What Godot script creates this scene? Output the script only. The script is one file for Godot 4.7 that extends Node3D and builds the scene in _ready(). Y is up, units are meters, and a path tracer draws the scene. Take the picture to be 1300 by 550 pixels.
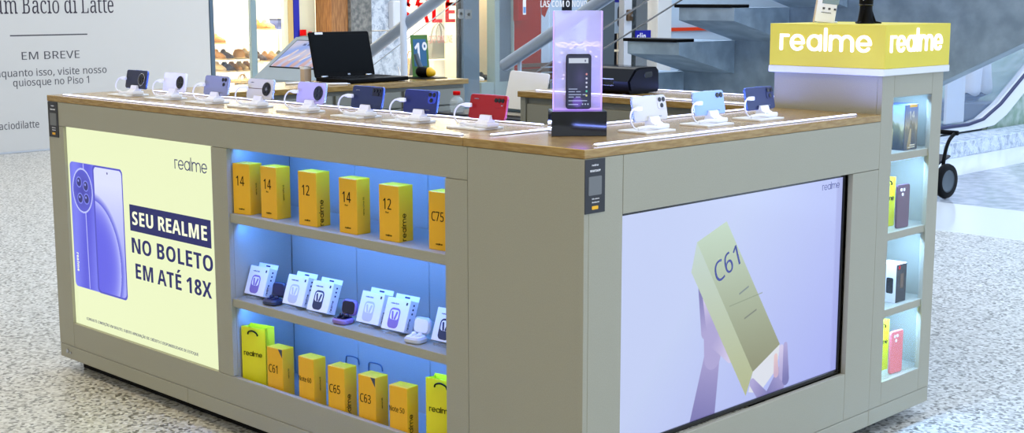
extends Node3D

var M := {}
var used := {}
var cache := {}
var rng := RandomNumberGenerator.new()

# ------------------------------------------------------------------ nodes
func numbered(called: String) -> String:
	if not used.has(called):
		used[called] = 0
		return called
	used[called] += 1
	return "%s_%03d" % [called, used[called]]

func thing(called: String, label: String, category: String, at := Vector3.ZERO, turn := 0.0, group := "") -> Node3D:
	var o := Node3D.new()
	o.name = numbered(called)
	add_child(o)
	o.position = at
	o.rotation.y = turn
	o.set_meta("label", label)
	o.set_meta("category", category)
	if group != "":
		o.set_meta("group", group)
	return o

func part(parent: Node, called: String, mesh: Mesh, material: Material, at := Vector3.ZERO, rot := Vector3.ZERO) -> MeshInstance3D:
	var o := MeshInstance3D.new()
	o.name = called if parent != self else numbered(called)
	o.mesh = mesh
	o.material_override = material
	parent.add_child(o, true)
	o.position = at
	o.rotation = rot
	return o

func struct(called: String, mesh: Mesh, material: Material, at := Vector3.ZERO, rot := Vector3.ZERO) -> MeshInstance3D:
	var o := part(self, called, mesh, material, at, rot)
	o.set_meta("kind", "structure")
	return o

func tag(o: Node, label: String, category: String, group := "") -> Node:
	o.set_meta("label", label)
	o.set_meta("category", category)
	if group != "":
		o.set_meta("group", group)
	return o

# ------------------------------------------------------------------ shapes
func tri(st: SurfaceTool, a: Vector3, b: Vector3, c: Vector3, out: Vector3) -> void:
	var n := (a - c).cross(a - b)
	st.add_vertex(a)
	if n.dot(out) < 0.0:
		st.add_vertex(c)
		st.add_vertex(b)
	else:
		st.add_vertex(b)
		st.add_vertex(c)

func quad(st: SurfaceTool, a: Vector3, b: Vector3, c: Vector3, d: Vector3, out: Vector3) -> void:
	tri(st, a, b, c, out)
	tri(st, a, c, d, out)

func begin(flat := true) -> SurfaceTool:
	var st := SurfaceTool.new()
	st.begin(Mesh.PRIMITIVE_TRIANGLES)
	st.set_smooth_group(-1 if flat else 0)
	return st

func done(st: SurfaceTool) -> ArrayMesh:
	st.generate_normals()
	return st.commit()

# a box with chamfered edges, added to st
func add_box(st: SurfaceTool, at: Vector3, size: Vector3, b := 0.002) -> void:
	var h := size / 2.0
	b = minf(b, minf(h.x, minf(h.y, h.z)) * 0.8)
	var vert := func(s: Vector3, axis: int) -> Vector3:
		var v := Vector3(s.x * (h.x - b), s.y * (h.y - b), s.z * (h.z - b))
		v[axis] = s[axis] * h[axis]
		return v + at
	for axis in 3:
		var u := (axis + 1) % 3
		var w := (axis + 2) % 3
		for sg in [-1.0, 1.0]:
			var q: Array[Vector3] = []
			for k in [[-1.0, -1.0], [1.0, -1.0], [1.0, 1.0], [-1.0, 1.0]]:
				var s := Vector3.ZERO
				s[axis] = sg; s[u] = k[0]; s[w] = k[1]
				q.append(vert.call(s, axis))
			var out := Vector3.ZERO
			out[axis] = sg
			quad(st, q[0], q[1], q[2], q[3], out)
		for k in [[-1.0, -1.0], [1.0, -1.0], [1.0, 1.0], [-1.0, 1.0]]:
			var s0 := Vector3.ZERO
			s0[u] = k[0]; s0[w] = k[1]; s0[axis] = -1.0
			var s1 := s0
			s1[axis] = 1.0
			var out := s0
			out[axis] = 0.0
			quad(st, vert.call(s0, u), vert.call(s1, u), vert.call(s1, w), vert.call(s0, w), out)
	for x in [-1.0, 1.0]:
		for y in [-1.0, 1.0]:
			for z in [-1.0, 1.0]:
				var s := Vector3(x, y, z)
				tri(st, vert.call(s, 0), vert.call(s, 1), vert.call(s, 2), s)

func box(x: float, y: float, z: float, b := 0.002) -> ArrayMesh:
	var key := "box %f %f %f %f" % [x, y, z, b]
	if not cache.has(key):
		var st := begin()
		add_box(st, Vector3.ZERO, Vector3(x, y, z), b)
		cache[key] = done(st)
	return cache[key]

# a box part given by its two corners
func slab(parent: Node, called: String, lo: Vector3, hi: Vector3, material: Material, b := 0.002) -> MeshInstance3D:
	var s := (hi - lo).abs()
	return part(parent, called, box(s.x, s.y, s.z, b), material, (lo + hi) / 2.0)

func sslab(called: String, lo: Vector3, hi: Vector3, material: Material, b := 0.002) -> MeshInstance3D:
	var o := slab(self, called, lo, hi, material, b)
	o.set_meta("kind", "structure")
	return o

func rrect(w: float, h: float, r: float, n := 5) -> PackedVector2Array:
	var p := PackedVector2Array()
	for k in 4:
		var c := Vector2(w / 2 - r, h / 2 - r) * Vector2([1, -1, -1, 1][k], [1, 1, -1, -1][k])
		for i in n + 1:
			var a: float = PI / 2 * (k + float(i) / n)
			p.append(c + Vector2(cos(a), sin(a)) * r)
	return p

# rounded rectangle in xy, thick along z, its rims chamfered
func plate(w: float, h: float, d: float, r: float, bev := 0.001, n := 5) -> ArrayMesh:
	var key := "plate %f %f %f %f %f %d" % [w, h, d, r, bev, n]
	if cache.has(key):
		return cache[key]
	var st := begin()
	var full := rrect(w, h, r, n)
	var ins := rrect(w - 2 * bev, h - 2 * bev, maxf(r - bev, 0.0002), n)
	var rings := [[ins, -d / 2], [full, -d / 2 + bev], [full, d / 2 - bev], [ins, d / 2]]
	var cnt := full.size()
	for k in 3:
		for i in cnt:
			var j := (i + 1) % cnt
			var a: Vector2 = rings[k][0][i]
			var b: Vector2 = rings[k][0][j]
			var c: Vector2 = rings[k + 1][0][j]
			var e: Vector2 = rings[k + 1][0][i]
			var out := Vector3(a.x + b.x, a.y + b.y, 0)
			var n2 := (b - a).orthogonal()
			out = Vector3(n2.x, n2.y, 0)
			if out.dot(Vector3(a.x + b.x, a.y + b.y, 0)) < 0:
				out = -out
			out += Vector3(0, 0, [-0.7, 0.0, 0.7][k]) * out.length()
			quad(st, Vector3(a.x, a.y, rings[k][1]), Vector3(b.x, b.y, rings[k][1]), Vector3(c.x, c.y, rings[k + 1][1]), Vector3(e.x, e.y, rings[k + 1][1]), out)
	for sg in [-1.0, 1.0]:
		for i in cnt:
			var a: Vector2 = ins[i]
			var b: Vector2 = ins[(i + 1) % cnt]
			tri(st, Vector3(0, 0, sg * d / 2), Vector3(a.x, a.y, sg * d / 2), Vector3(b.x, b.y, sg * d / 2), Vector3(0, 0, sg))
	cache[key] = done(st)
	return cache[key]

# polygon in xy pushed along z
func add_prism(st: SurfaceTool, poly: PackedVector2Array, z0: float, z1: float) -> void:
	if Geometry2D.is_polygon_clockwise(poly):
		poly.reverse()
	var idx := Geometry2D.triangulate_polygon(poly)
	for i in range(0, idx.size(), 3):
		for side in [[z0, -1.0], [z1, 1.0]]:
			var a := poly[idx[i]]
			var b := poly[idx[i + 1]]
			var c := poly[idx[i + 2]]
			tri(st, Vector3(a.x, a.y, side[0]), Vector3(b.x, b.y, side[0]), Vector3(c.x, c.y, side[0]), Vector3(0, 0, side[1]))
	for i in poly.size():
		var a := poly[i]
		var b := poly[(i + 1) % poly.size()]
		var e := b - a
		quad(st, Vector3(a.x, a.y, z0), Vector3(b.x, b.y, z0), Vector3(b.x, b.y, z1), Vector3(a.x, a.y, z1), Vector3(e.y, -e.x, 0))

func prism(poly: PackedVector2Array, depth: float) -> ArrayMesh:
	var st := begin()
	add_prism(st, poly, -depth / 2, depth / 2)
	return done(st)

func add_tube(st: SurfaceTool, pts: PackedVector3Array, r: float, sides := 8) -> void:
	var rings: Array = []
	var up := Vector3.UP
	for i in pts.size():
		var t: Vector3 = (pts[mini(i + 1, pts.size() - 1)] - pts[maxi(i - 1, 0)]).normalized()
		if i == 0 and absf(t.dot(up)) > 0.9:
			up = Vector3.RIGHT
		var s := t.cross(up).normalized()
		up = s.cross(t).normalized()
		var ring: Array[Vector3] = []
		for k in sides:
			var a := TAU * k / sides
			ring.append(pts[i] + (s * cos(a) + up * sin(a)) * r)
		rings.append(ring)
	for i in pts.size() - 1:
		for k in sides:
			var j := (k + 1) % sides
			var m: Vector3 = (rings[i][k] + rings[i][j]) / 2.0 - pts[i]
			quad(st, rings[i][k], rings[i][j], rings[i + 1][j], rings[i + 1][k], m)
	for e in [[0, 1], [pts.size() - 1, pts.size() - 2]]:
		var out := pts[e[0]] - pts[e[1]]
		for k in sides:
			tri(st, pts[e[0]], rings[e[0]][k], rings[e[0]][(k + 1) % sides], out)

func tube(pts: PackedVector3Array, r: float, sides := 8) -> ArrayMesh:
	var st := begin(false)
	add_tube(st, pts, r, sides)
	return done(st)

func smooth_path(pts: Array, per := 6) -> PackedVector3Array:
	var out := PackedVector3Array()
	for i in pts.size() - 1:
		var p0: Vector3 = pts[maxi(i - 1, 0)]
		var p1: Vector3 = pts[i]
		var p2: Vector3 = pts[i + 1]
		var p3: Vector3 = pts[mini(i + 2, pts.size() - 1)]
		for k in per:
			out.append(p1.cubic_interpolate(p2, p0, p3, float(k) / per))
	out.append(pts[-1])
	return out

# profile of (radius, height) turned round y
func add_lathe(st: SurfaceTool, prof: Array, sides := 20) -> void:
	for i in prof.size() - 1:
		var a: Vector2 = prof[i]
		var b: Vector2 = prof[i + 1]
		var e := b - a
		for k in sides:
			var t0 := TAU * k / sides
			var t1 := TAU * (k + 1) / sides
			var tm := (t0 + t1) / 2
			var out := Vector3(cos(tm) * e.y, -e.x, sin(tm) * e.y)
			var A := Vector3(a.x * cos(t0), a.y, a.x * sin(t0))
			var B := Vector3(a.x * cos(t1), a.y, a.x * sin(t1))
			var C := Vector3(b.x * cos(t1), b.y, b.x * sin(t1))
			var D := Vector3(b.x * cos(t0), b.y, b.x * sin(t0))
			if a.x < 1e-6:
				tri(st, A, C, D, out)
			elif b.x < 1e-6:
				tri(st, A, B, C, out)
			else:
				quad(st, A, B, C, D, out)

func lathe(prof: Array, sides := 20, flat := false) -> ArrayMesh:
	var st := begin(flat)
	add_lathe(st, prof, sides)
	return done(st)

# a disc-like drum whose axis is z
func drum(r: float, d: float, sides := 24) -> ArrayMesh:
	var key := "drum %f %f" % [r, d]
	if cache.has(key):
		return cache[key]
	var p := PackedVector2Array()
	for k in sides:
		p.append(Vector2(cos(TAU * k / sides), sin(TAU * k / sides)) * r)
	cache[key] = prism(p, d)
	return cache[key]

# ring whose axis is z
func ring(r: float, t: float, sides := 28) -> ArrayMesh:
	var pts := PackedVector3Array()
	for k in sides + 1:
		pts.append(Vector3(cos(TAU * k / sides), sin(TAU * k / sides), 0) * r)
	return tube(pts, t, 6)

# ------------------------------------------------------------------ lettering
func text(parent: Node, called: String, words: String, cap: float, material: Material, at: Vector3, rot := Vector3.ZERO, bold := false, serif := false, align := HORIZONTAL_ALIGNMENT_CENTER, wide := 1.0, depth := 0.0006) -> MeshInstance3D:
	var key := "font %s %s" % [bold, serif]
	if not cache.has(key):
		var f := SystemFont.new()
		f.font_names = PackedStringArray(["Droid Serif" if serif else "Droid Sans"])
		f.font_weight = 700 if bold else 400
		cache[key] = f
	var t := TextMesh.new()
	t.font = cache[key]
	t.text = words
	t.font_size = 32
	t.pixel_size = cap / (32.0 * 0.714)
	t.depth = depth
	t.curve_step = 1.5
	t.horizontal_alignment = align
	t.vertical_alignment = VERTICAL_ALIGNMENT_CENTER
	var o := part(parent, called, t, material, at, rot)
	o.scale.x = wide
	return o

func add_stroke(st: SurfaceTool, pts: PackedVector2Array, w: float, d: float) -> void:
	var n := pts.size()
	var L: Array[Vector2] = []
	var R: Array[Vector2] = []
	for i in n:
		var t0: Vector2 = (pts[i] - pts[maxi(i - 1, 0)]).normalized()
		var t1: Vector2 = (pts[mini(i + 1, n - 1)] - pts[i]).normalized()
		var t := (t0 + t1).normalized()
		var k := 1.0 / maxf(0.5, t.dot(t1 if i < n - 1 else t0))
		var nn := Vector2(-t.y, t.x) * w / 2 * k
		L.append(pts[i] + nn)
		R.append(pts[i] - nn)
	var v := func(p: Vector2, z: float) -> Vector3: return Vector3(p.x, p.y, z)
	for i in n - 1:
		for s in [0.0, d]:
			quad(st, v.call(L[i], s), v.call(R[i], s), v.call(R[i + 1], s), v.call(L[i + 1], s), Vector3(0, 0, 1 if s > 0 else -1))
		var e := pts[i + 1] - pts[i]
		quad(st, v.call(L[i], 0.0), v.call(L[i + 1], 0.0), v.call(L[i + 1], d), v.call(L[i], d), Vector3(-e.y, e.x, 0))
		quad(st, v.call(R[i], 0.0), v.call(R[i + 1], 0.0), v.call(R[i + 1], d), v.call(R[i], d), Vector3(e.y, -e.x, 0))
	for e in [[0, 1], [n - 1, n - 2]]:
		var c: Vector2 = pts[e[0]]
		var dir: Vector2 = (c - pts[e[1]]).normalized()
		var a0 := dir.angle() - PI / 2
		for k in 6:
			var p := c + Vector2.from_angle(a0 + PI * k / 6) * w / 2
			var q := c + Vector2.from_angle(a0 + PI * (k + 1) / 6) * w / 2
			tri(st, v.call(c, d), v.call(p, d), v.call(q, d), Vector3(0, 0, 1))
			tri(st, v.call(c, 0.0), v.call(p, 0.0), v.call(q, 0.0), Vector3(0, 0, -1))
			var m := (p + q) / 2 - c
			quad(st, v.call(p, 0.0), v.call(q, 0.0), v.call(q, d), v.call(p, d), Vector3(m.x, m.y, 0))

func arc(c: Vector2, r: float, a0: float, a1: float, n := 18) -> PackedVector2Array:
	var p := PackedVector2Array()
	for i in n + 1:
		p.append(c + Vector2.from_angle(deg_to_rad(lerpf(a0, a1, float(i) / n))) * r)
	return p

# the brand word drawn with round strokes; x-height 1, centred in x, base line at 0
func logo(stroke: float, depth := 0.05) -> ArrayMesh:
	var key := "logo %f %f" % [stroke, depth]
	if cache.has(key):
		return cache[key]
	var st := begin()
	var t := stroke
	var r := (1.0 - t) / 2
	var x := t / 2
	var put := func(p: PackedVector2Array): add_stroke(st, p, t, depth)
	var total := 6.55
	x -= total / 2
	put.call(PackedVector2Array([Vector2(x, t / 2), Vector2(x, 1 - t / 2), Vector2(x + 0.46, 1 - t / 2)]))
	x += 0.62
	var letter_e := func(x0: float):
		var c := Vector2(x0 + r + t / 2, 0.5)
		var p := PackedVector2Array([c + Vector2(-r, 0), c + Vector2(r, 0)])
		p.append_array(arc(c, r, 4, 315, 26))
		put.call(PackedVector2Array([c + Vector2(-r, -0.02), c + Vector2(r, -0.02)]))
		put.call(arc(c, r, 0, 318, 28))
	letter_e.call(x)
	x += 1.16
	var ca := Vector2(x + r + t / 2, 0.5)
	put.call(arc(ca, r, 0, 360, 30))
	put.call(PackedVector2Array([Vector2(ca.x + r, 1 - t / 2), Vector2(ca.x + r, t / 2)]))
	x += 1.16
	put.call(PackedVector2Array([Vector2(x + t / 2, t / 2), Vector2(x + t / 2, 1.4 - t / 2)]))
	x += t + 0.15
	var rm := 0.36
	put.call(PackedVector2Array([Vector2(x + t / 2, t / 2), Vector2(x + t / 2, 1 - t / 2)]))
	for k in 2:
		var cm := Vector2(x + t / 2 + rm * (1 + 2 * k), 1 - t / 2 - rm)
		var p := arc(cm, rm, 180, 0, 14)
		p.append(Vector2(cm.x + rm, t / 2))
		put.call(p)
	x += 4 * rm + t + 0.15
	letter_e.call(x)
	cache[key] = done(st)
	return cache[key]

func brand(parent: Node, called: String, xh: float, stroke: float, material: Material, at: Vector3, rot := Vector3.ZERO, depth := 0.0008) -> MeshInstance3D:
	var o := part(parent, called, logo(stroke, depth / xh), material, at, rot)
	o.scale = Vector3(xh, xh, xh)
	return o

# ------------------------------------------------------------------ materials
func mat(c: Color, rough := 0.5, metal := 0.0) -> StandardMaterial3D:
	var m := StandardMaterial3D.new()
	m.albedo_color = c
	m.roughness = rough
	m.metallic = metal
	return m

func glow(c: Color, energy: float) -> StandardMaterial3D:
	var m := mat(Color(0.6, 0.6, 0.6), 0.5)
	m.emission_enabled = true
	m.emission = c
	m.emission_energy_multiplier = energy
	return m

func pane(c: Color, alpha: float, rough := 0.03) -> StandardMaterial3D:
	var m := mat(Color(c.r, c.g, c.b, alpha), rough)
	m.transparency = BaseMaterial3D.TRANSPARENCY_ALPHA
	return m

func noise_tex(kind: int, freq: float, ramp: Array, size := 512, oct := 3, seed_ := 1) -> NoiseTexture2D:
	var f := FastNoiseLite.new()
	f.noise_type = kind
	f.frequency = freq
	f.seed = seed_
	f.fractal_octaves = oct
	if kind == FastNoiseLite.TYPE_CELLULAR:
		f.cellular_return_type = FastNoiseLite.RETURN_CELL_VALUE
		f.fractal_type = FastNoiseLite.FRACTAL_NONE
	var g := Gradient.new()
	var offs := PackedFloat32Array()
	var cols := PackedColorArray()
	for e in ramp:
		offs.append(e[0])
		cols.append(e[1])
	g.offsets = offs
	g.colors = cols
	var t := NoiseTexture2D.new()
	t.width = size
	t.height = size
	t.seamless = true
	t.noise = f
	t.color_ramp = g
	return t

func tri_mat(tex: Texture2D, scale: Vector3, rough: float, tint := Color.WHITE) -> StandardMaterial3D:
	var m := mat(tint, rough)
	m.albedo_texture = tex
	m.uv1_triplanar = true
	m.uv1_world_triplanar = true
	m.uv1_scale = scale
	return m

func picture(im: Image, energy: float, lit := true, rough := 0.25) -> StandardMaterial3D:
	var m := mat(Color.BLACK if lit else Color.WHITE, rough)
	var t := ImageTexture.create_from_image(im)
	if lit:
		m.emission_enabled = true
		m.emission = Color.BLACK
		m.emission_texture = t
		m.emission_energy_multiplier = energy
	else:
		m.albedo_texture = t
	return m

func flat_quad(w: float, h: float) -> QuadMesh:
	var q := QuadMesh.new()
	q.size = Vector2(w, h)
	return q

func area(called: String, at: Vector3, look: Vector3, size: Vector2, color: Color, energy: float, up := Vector3.UP) -> void:
	var a := AreaLight3D.new()
	a.name = called
	a.area_size = size
	a.light_color = color
	a.light_energy = energy
	a.shadow_enabled = true
	add_child(a, true)
	a.position = at
	a.basis = Basis.looking_at(look, up)
	a.set("area_range", 30.0)

# ------------------------------------------------------------------ drawing flat print
func sd_seg(p: Vector2, a: Vector2, b: Vector2) -> float:
	var ab := b - a
	return (p - a - ab * clampf((p - a).dot(ab) / ab.length_squared(), 0, 1)).length()

func in_poly(im: Image, poly: PackedVector2Array, fn: Callable) -> void:
	var lo := poly[0]
	var hi := poly[0]
	for p in poly:
		lo = lo.min(p)
		hi = hi.max(p)
	for y in range(maxi(0, int(lo.y)), mini(im.get_height(), int(hi.y) + 2)):
		for x in range(maxi(0, int(lo.x)), mini(im.get_width(), int(hi.x) + 2)):
			var p := Vector2(x + 0.5, y + 0.5)
			if Geometry2D.is_point_in_polygon(p, poly):
				im.set_pixel(x, y, fn.call(p))

func draw_capsule(im: Image, a: Vector2, b: Vector2, ra: float, rb: float, ca: Color, cb: Color) -> void:
	var m := maxf(ra, rb) + 2
	var lo := a.min(b) - Vector2(m, m)
	var hi := a.max(b) + Vector2(m, m)
	var ab := b - a
	for y in range(maxi(0, int(lo.y)), mini(im.get_height(), int(hi.y) + 1)):
		for x in range(maxi(0, int(lo.x)), mini(im.get_width(), int(hi.x) + 1)):
			var p := Vector2(x + 0.5, y + 0.5)
			var t := clampf((p - a).dot(ab) / maxf(ab.length_squared(), 0.01), 0, 1)
			var dd := (p - a - ab * t).length() - lerpf(ra, rb, t)
			if dd < 0.5:
				var k := clampf(0.5 - dd, 0, 1)
				im.set_pixel(x, y, im.get_pixel(x, y).lerp(ca.lerp(cb, t), k))

# ------------------------------------------------------------------ printed pictures
func poster_image() -> Image:
	var W := 612
	var H := 469
	var im := Image.create(W, H, false, Image.FORMAT_RGB8)
	im.fill(Color(0.925, 0.958, 0.765))
	var px := func(x: float, y: float) -> Vector2: return Vector2((x + 2.688) / 1.019 * W, (0.983 - y) / 0.781 * H)
	# back of the phone in the advert
	var back := PackedVector2Array()
	for p in rrect(0.215, 0.495, 0.022, 6):
		back.append(px.call(p.x - 2.568, p.y + 0.602))
	in_poly(im, back, func(p: Vector2) -> Color:
		var u := (p.x - 8.0) / 128.0
		var v := p.y / H
		return Color(0.33, 0.33, 0.86).lerp(Color(0.47, 0.49, 0.95), clampf(0.5 + 0.5 * sin(u * 7.0 + v * 2.0), 0, 1)))
	draw_capsule(im, px.call(-2.568, 0.846), px.call(-2.562, 0.36), 1.6, 1.6, Color(0.8, 0.82, 1), Color(0.72, 0.74, 1))
	var c: Vector2 = px.call(-2.583, 0.742)
	var lens := PackedVector2Array()
	var lens2 := PackedVector2Array()
	for k in 40:
		lens.append(c + Vector2(cos(TAU * k / 40) * 47, sin(TAU * k / 40) * 53))
		lens2.append(c + Vector2(cos(TAU * k / 40) * 43, sin(TAU * k / 40) * 49))
	in_poly(im, lens, func(_p: Vector2) -> Color: return Color(0.75, 0.78, 1.0))
	in_poly(im, lens2, func(p: Vector2) -> Color: return Color(0.24, 0.24, 0.68).lerp(Color(0.33, 0.34, 0.82), clampf((p - c).length() / 50.0, 0, 1)))
	for o in [Vector2(-15, -19), Vector2(16, -12), Vector2(-12, 19), Vector2(17, 18)]:
		draw_capsule(im, c + o, c + o + Vector2(0.1, 0), 13, 13, Color(0.5, 0.53, 0.93), Color(0.5, 0.53, 0.93))
		draw_capsule(im, c + o, c + o + Vector2(0.1, 0), 10, 10, Color(0.13, 0.13, 0.45), Color(0.13, 0.13, 0.45))
		draw_capsule(im, c + o + Vector2(-3, -3), c + o + Vector2(-2, -3), 3, 3, Color(0.55, 0.58, 0.95), Color(0.55, 0.58, 0.95))
	# front of the phone
	var rim := PackedVector2Array()
	var face := PackedVector2Array()
	for p in rrect(0.222, 0.497, 0.022, 6):
		rim.append(px.call(p.x - 2.389, p.y + 0.602))
	for p in rrect(0.205, 0.482, 0.018, 6):
		face.append(px.call(p.x - 2.388, p.y + 0.602))
	in_poly(im, rim, func(_p: Vector2) -> Color: return Color(0.29, 0.29, 0.78))
	in_poly(im, face, func(p: Vector2) -> Color:
		var q := Vector2((p.x - 118.0) / 124.0, (p.y - 85.0) / 290.0)
		var k := Color(0.62, 0.64, 0.97).lerp(Color(0.86, 0.88, 1.0), clampf(1.2 - q.y * 1.6, 0, 1))
		var e := Vector2((q.x + 0.15) / 1.0, (q.y - 0.78) / 0.52).length()
		if e < 1.0:
			k = Color(0.36, 0.36, 0.9).lerp(Color(0.72, 0.74, 1.0), pow(e, 6.0))
		elif e < 1.12:
			k = k.lerp(Color(0.33, 0.34, 0.85), (1.12 - e) / 0.12)
		return k)
	draw_capsule(im, px.call(-2.389, 0.826), px.call(-2.3889, 0.826), 2.5, 2.5, Color(0.2, 0.2, 0.5), Color(0.2, 0.2, 0.5))
	return im

func tv_image() -> Image:
	var W := 720
	var H := 402
	var im := Image.create(W, H, false, Image.FORMAT_RGB8)
	for y in H:
		for x in W:
			var u := float(x) / W
			var v := float(y) / H
			var k := Color(0.80, 0.85, 1.0).lerp(Color(0.66, 0.69, 0.98), clampf((u - 0.25) * 0.9 + (v - 0.5) * 0.5, 0, 1))
			im.set_pixel(x, y, k)
	# z along the screen from -0.152 to -1.303, height 0.262 to 0.92
	var px := func(z: float, y: float) -> Vector2: return Vector2((-0.165 - z) / 1.14 * W, (0.913 - y) / 0.64 * H)
	var skin := Color(0.70, 0.66, 0.86)
	var dark := Color(0.46, 0.44, 0.70)
	var pale := Color(0.86, 0.82, 0.95)
	# arm and hand behind the box
	draw_capsule(im, px.call(-0.56, 0.24), px.call(-0.61, 0.46), 40, 24, dark, skin)
	draw_capsule(im, px.call(-0.61, 0.45), px.call(-0.60, 0.56), 26, 24, skin, skin)
	draw_capsule(im, px.call(-0.575, 0.53), px.call(-0.545, 0.67), 15, 8, skin, dark)
	draw_capsule(im, px.call(-0.60, 0.55), px.call(-0.57, 0.63), 17, 9, skin, pale)
	draw_capsule(im, px.call(-0.62, 0.50), px.call(-0.70, 0.43), 18, 12, skin, pale)
	# the carton
	var side := PackedVector2Array([px.call(-0.522, 0.798), px.call(-0.498, 0.715), px.call(-0.786, 0.292), px.call(-0.821, 0.36)])
	in_poly(im, side, func(p: Vector2) -> Color: return Color(0.80, 0.88, 0.86).lerp(Color(0.72, 0.74, 0.55), clampf((p.y - 60) / 320.0, 0, 1)))
	var front := PackedVector2Array([px.call(-0.522, 0.798), px.call(-0.665, 0.842), px.call(-0.966, 0.42), px.call(-0.821, 0.36)])
	in_poly(im, front, func(p: Vector2) -> Color: return Color(0.80, 0.89, 0.80).lerp(Color(0.56, 0.56, 0.42), clampf((p.y - 45) / 310.0, 0, 1)))
	var bottom := PackedVector2Array([px.call(-0.821, 0.36), px.call(-0.966, 0.42), px.call(-0.955, 0.345), px.call(-0.86, 0.285), px.call(-0.80, 0.30)])
	in_poly(im, bottom, func(_p: Vector2) -> Color: return Color(0.90, 0.91, 0.95))
	draw_capsule(im, px.call(-0.69, 0.585), px.call(-0.86, 0.60), 0.7, 0.7, Color(0.55, 0.6, 0.5), Color(0.55, 0.6, 0.5))
	draw_capsule(im, px.call(-0.74, 0.615), px.call(-0.785, 0.63), 1.6, 1.6, Color(0.5, 0.55, 0.55), Color(0.5, 0.55, 0.55))
	draw_capsule(im, px.call(-0.77, 0.535), px.call(-0.83, 0.552), 1.4, 1.4, Color(0.48, 0.5, 0.45), Color(0.48, 0.5, 0.45))
	# fingers that hold the lower end
	draw_capsule(im, px.call(-0.93, 0.25), px.call(-0.99, 0.33), 28, 20, dark, skin)
	draw_capsule(im, px.call(-0.99, 0.32), px.call(-0.975, 0.405), 14, 8, skin, pale)
	draw_capsule(im, px.call(-1.005, 0.30), px.call(-0.998, 0.41), 12, 7, dark, skin)
	draw_capsule(im, px.call(-0.95, 0.33), px.call(-0.945, 0.385), 9, 6, Color(0.82, 0.70, 0.80), Color(0.93, 0.80, 0.80))
	draw_capsule(im, px.call(-0.90, 0.25), px.call(-0.82, 0.325), 16, 9, dark, skin)
	return im

func phone_screen_image() -> Image:
	var im := Image.create(96, 200, false, Image.FORMAT_RGB8)
	im.fill(Color(0.10, 0.09, 0.24))
	for y in range(20, 150):
		for x in 96:
			var e := Vector2((x - 55.0) / 34.0, (y - 85.0) / 55.0).length()
			im.set_pixel(x, y, Color(0.10, 0.09, 0.24).lerp(Color(0.24, 0.21, 0.40), clampf(1.1 - e, 0, 1)))
	im.fill_rect(Rect2i(7, 12, 80, 19), Color(0.86, 0.90, 0.97))
	im.fill_rect(Rect2i(72, 18, 5, 8), Color(0.4, 0.42, 0.55))
	var rows := [[7, 126, 36], [7, 136, 26], [38, 136, 18], [7, 147, 52], [64, 147, 14], [7, 156, 22], [36, 156, 20], [7, 170, 76], [7, 184, 40]]
	for r in rows:
		im.fill_rect(Rect2i(r[0], r[1], r[2], 3), Color(0.75, 0.80, 0.95))
	var cols := [Color(0.95, 0.6, 0.6), Color(0.9, 0.9, 1), Color(0.9, 0.9, 1), Color(0.9, 0.9, 1), Color(0.35, 0.9, 0.75), Color(0.9, 0.9, 0.5)]
	for k in 6:
		draw_capsule(im, Vector2(80, 72 + k * 16), Vector2(80.1, 72 + k * 16), 4, 4, cols[k], cols[k])
	for k in 3:
		im.fill_rect(Rect2i(62 + 11 * k, 182, 5, 5), Color(0.8, 0.85, 0.95))
	return im

func totem_image() -> Image:
	var im := Image.create(256, 160, false, Image.FORMAT_RGB8)
	for y in 160:
		for x in 256:
			var v := sin(x * 0.035 + y * 0.05) * 0.5 + 0.5
			im.set_pixel(x, y, Color(0.55, 0.66, 0.95).lerp(Color(0.82, 0.80, 0.90), v))
	for k in 5:
		draw_capsule(im, Vector2(20 + 50 * k, 150), Vector2(60 + 44 * k, 60), 14, 6, Color(0.84, 0.66, 0.66), Color(0.93, 0.88, 0.90))
		draw_capsule(im, Vector2(10 + 60 * k, 120), Vector2(40 + 60 * k, 90), 3, 3, Color(0.97, 0.97, 1), Color(0.97, 0.97, 1))
	for k in 5:
		im.fill_rect(Rect2i(60 + k * 26, 18, 16, 12), Color(0.25, 0.30, 0.55))
	return im

func landscape_image() -> Image:
	var im := Image.create(96, 160, false, Image.FORMAT_RGB8)
	for y in 160:
		for x in 96:
			var t := y / 160.0
			var k := Color(0.34, 0.42, 0.66).lerp(Color(0.68, 0.62, 0.46), clampf(t * 2.0, 0, 1))
			var hill := 0.45 + 0.08 * sin(x * 0.09) + 0.05 * sin(x * 0.23 + 1.0)
			if t > hill:
				k = Color(0.50, 0.46, 0.32).lerp(Color(0.18, 0.20, 0.24), clampf((t - hill) * 2.2, 0, 1))
			im.set_pixel(x, y, k)
	draw_capsule(im, Vector2(44, 90), Vector2(34, 150), 5, 14, Color(0.75, 0.66, 0.45), Color(0.55, 0.47, 0.28))
	return im

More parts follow.
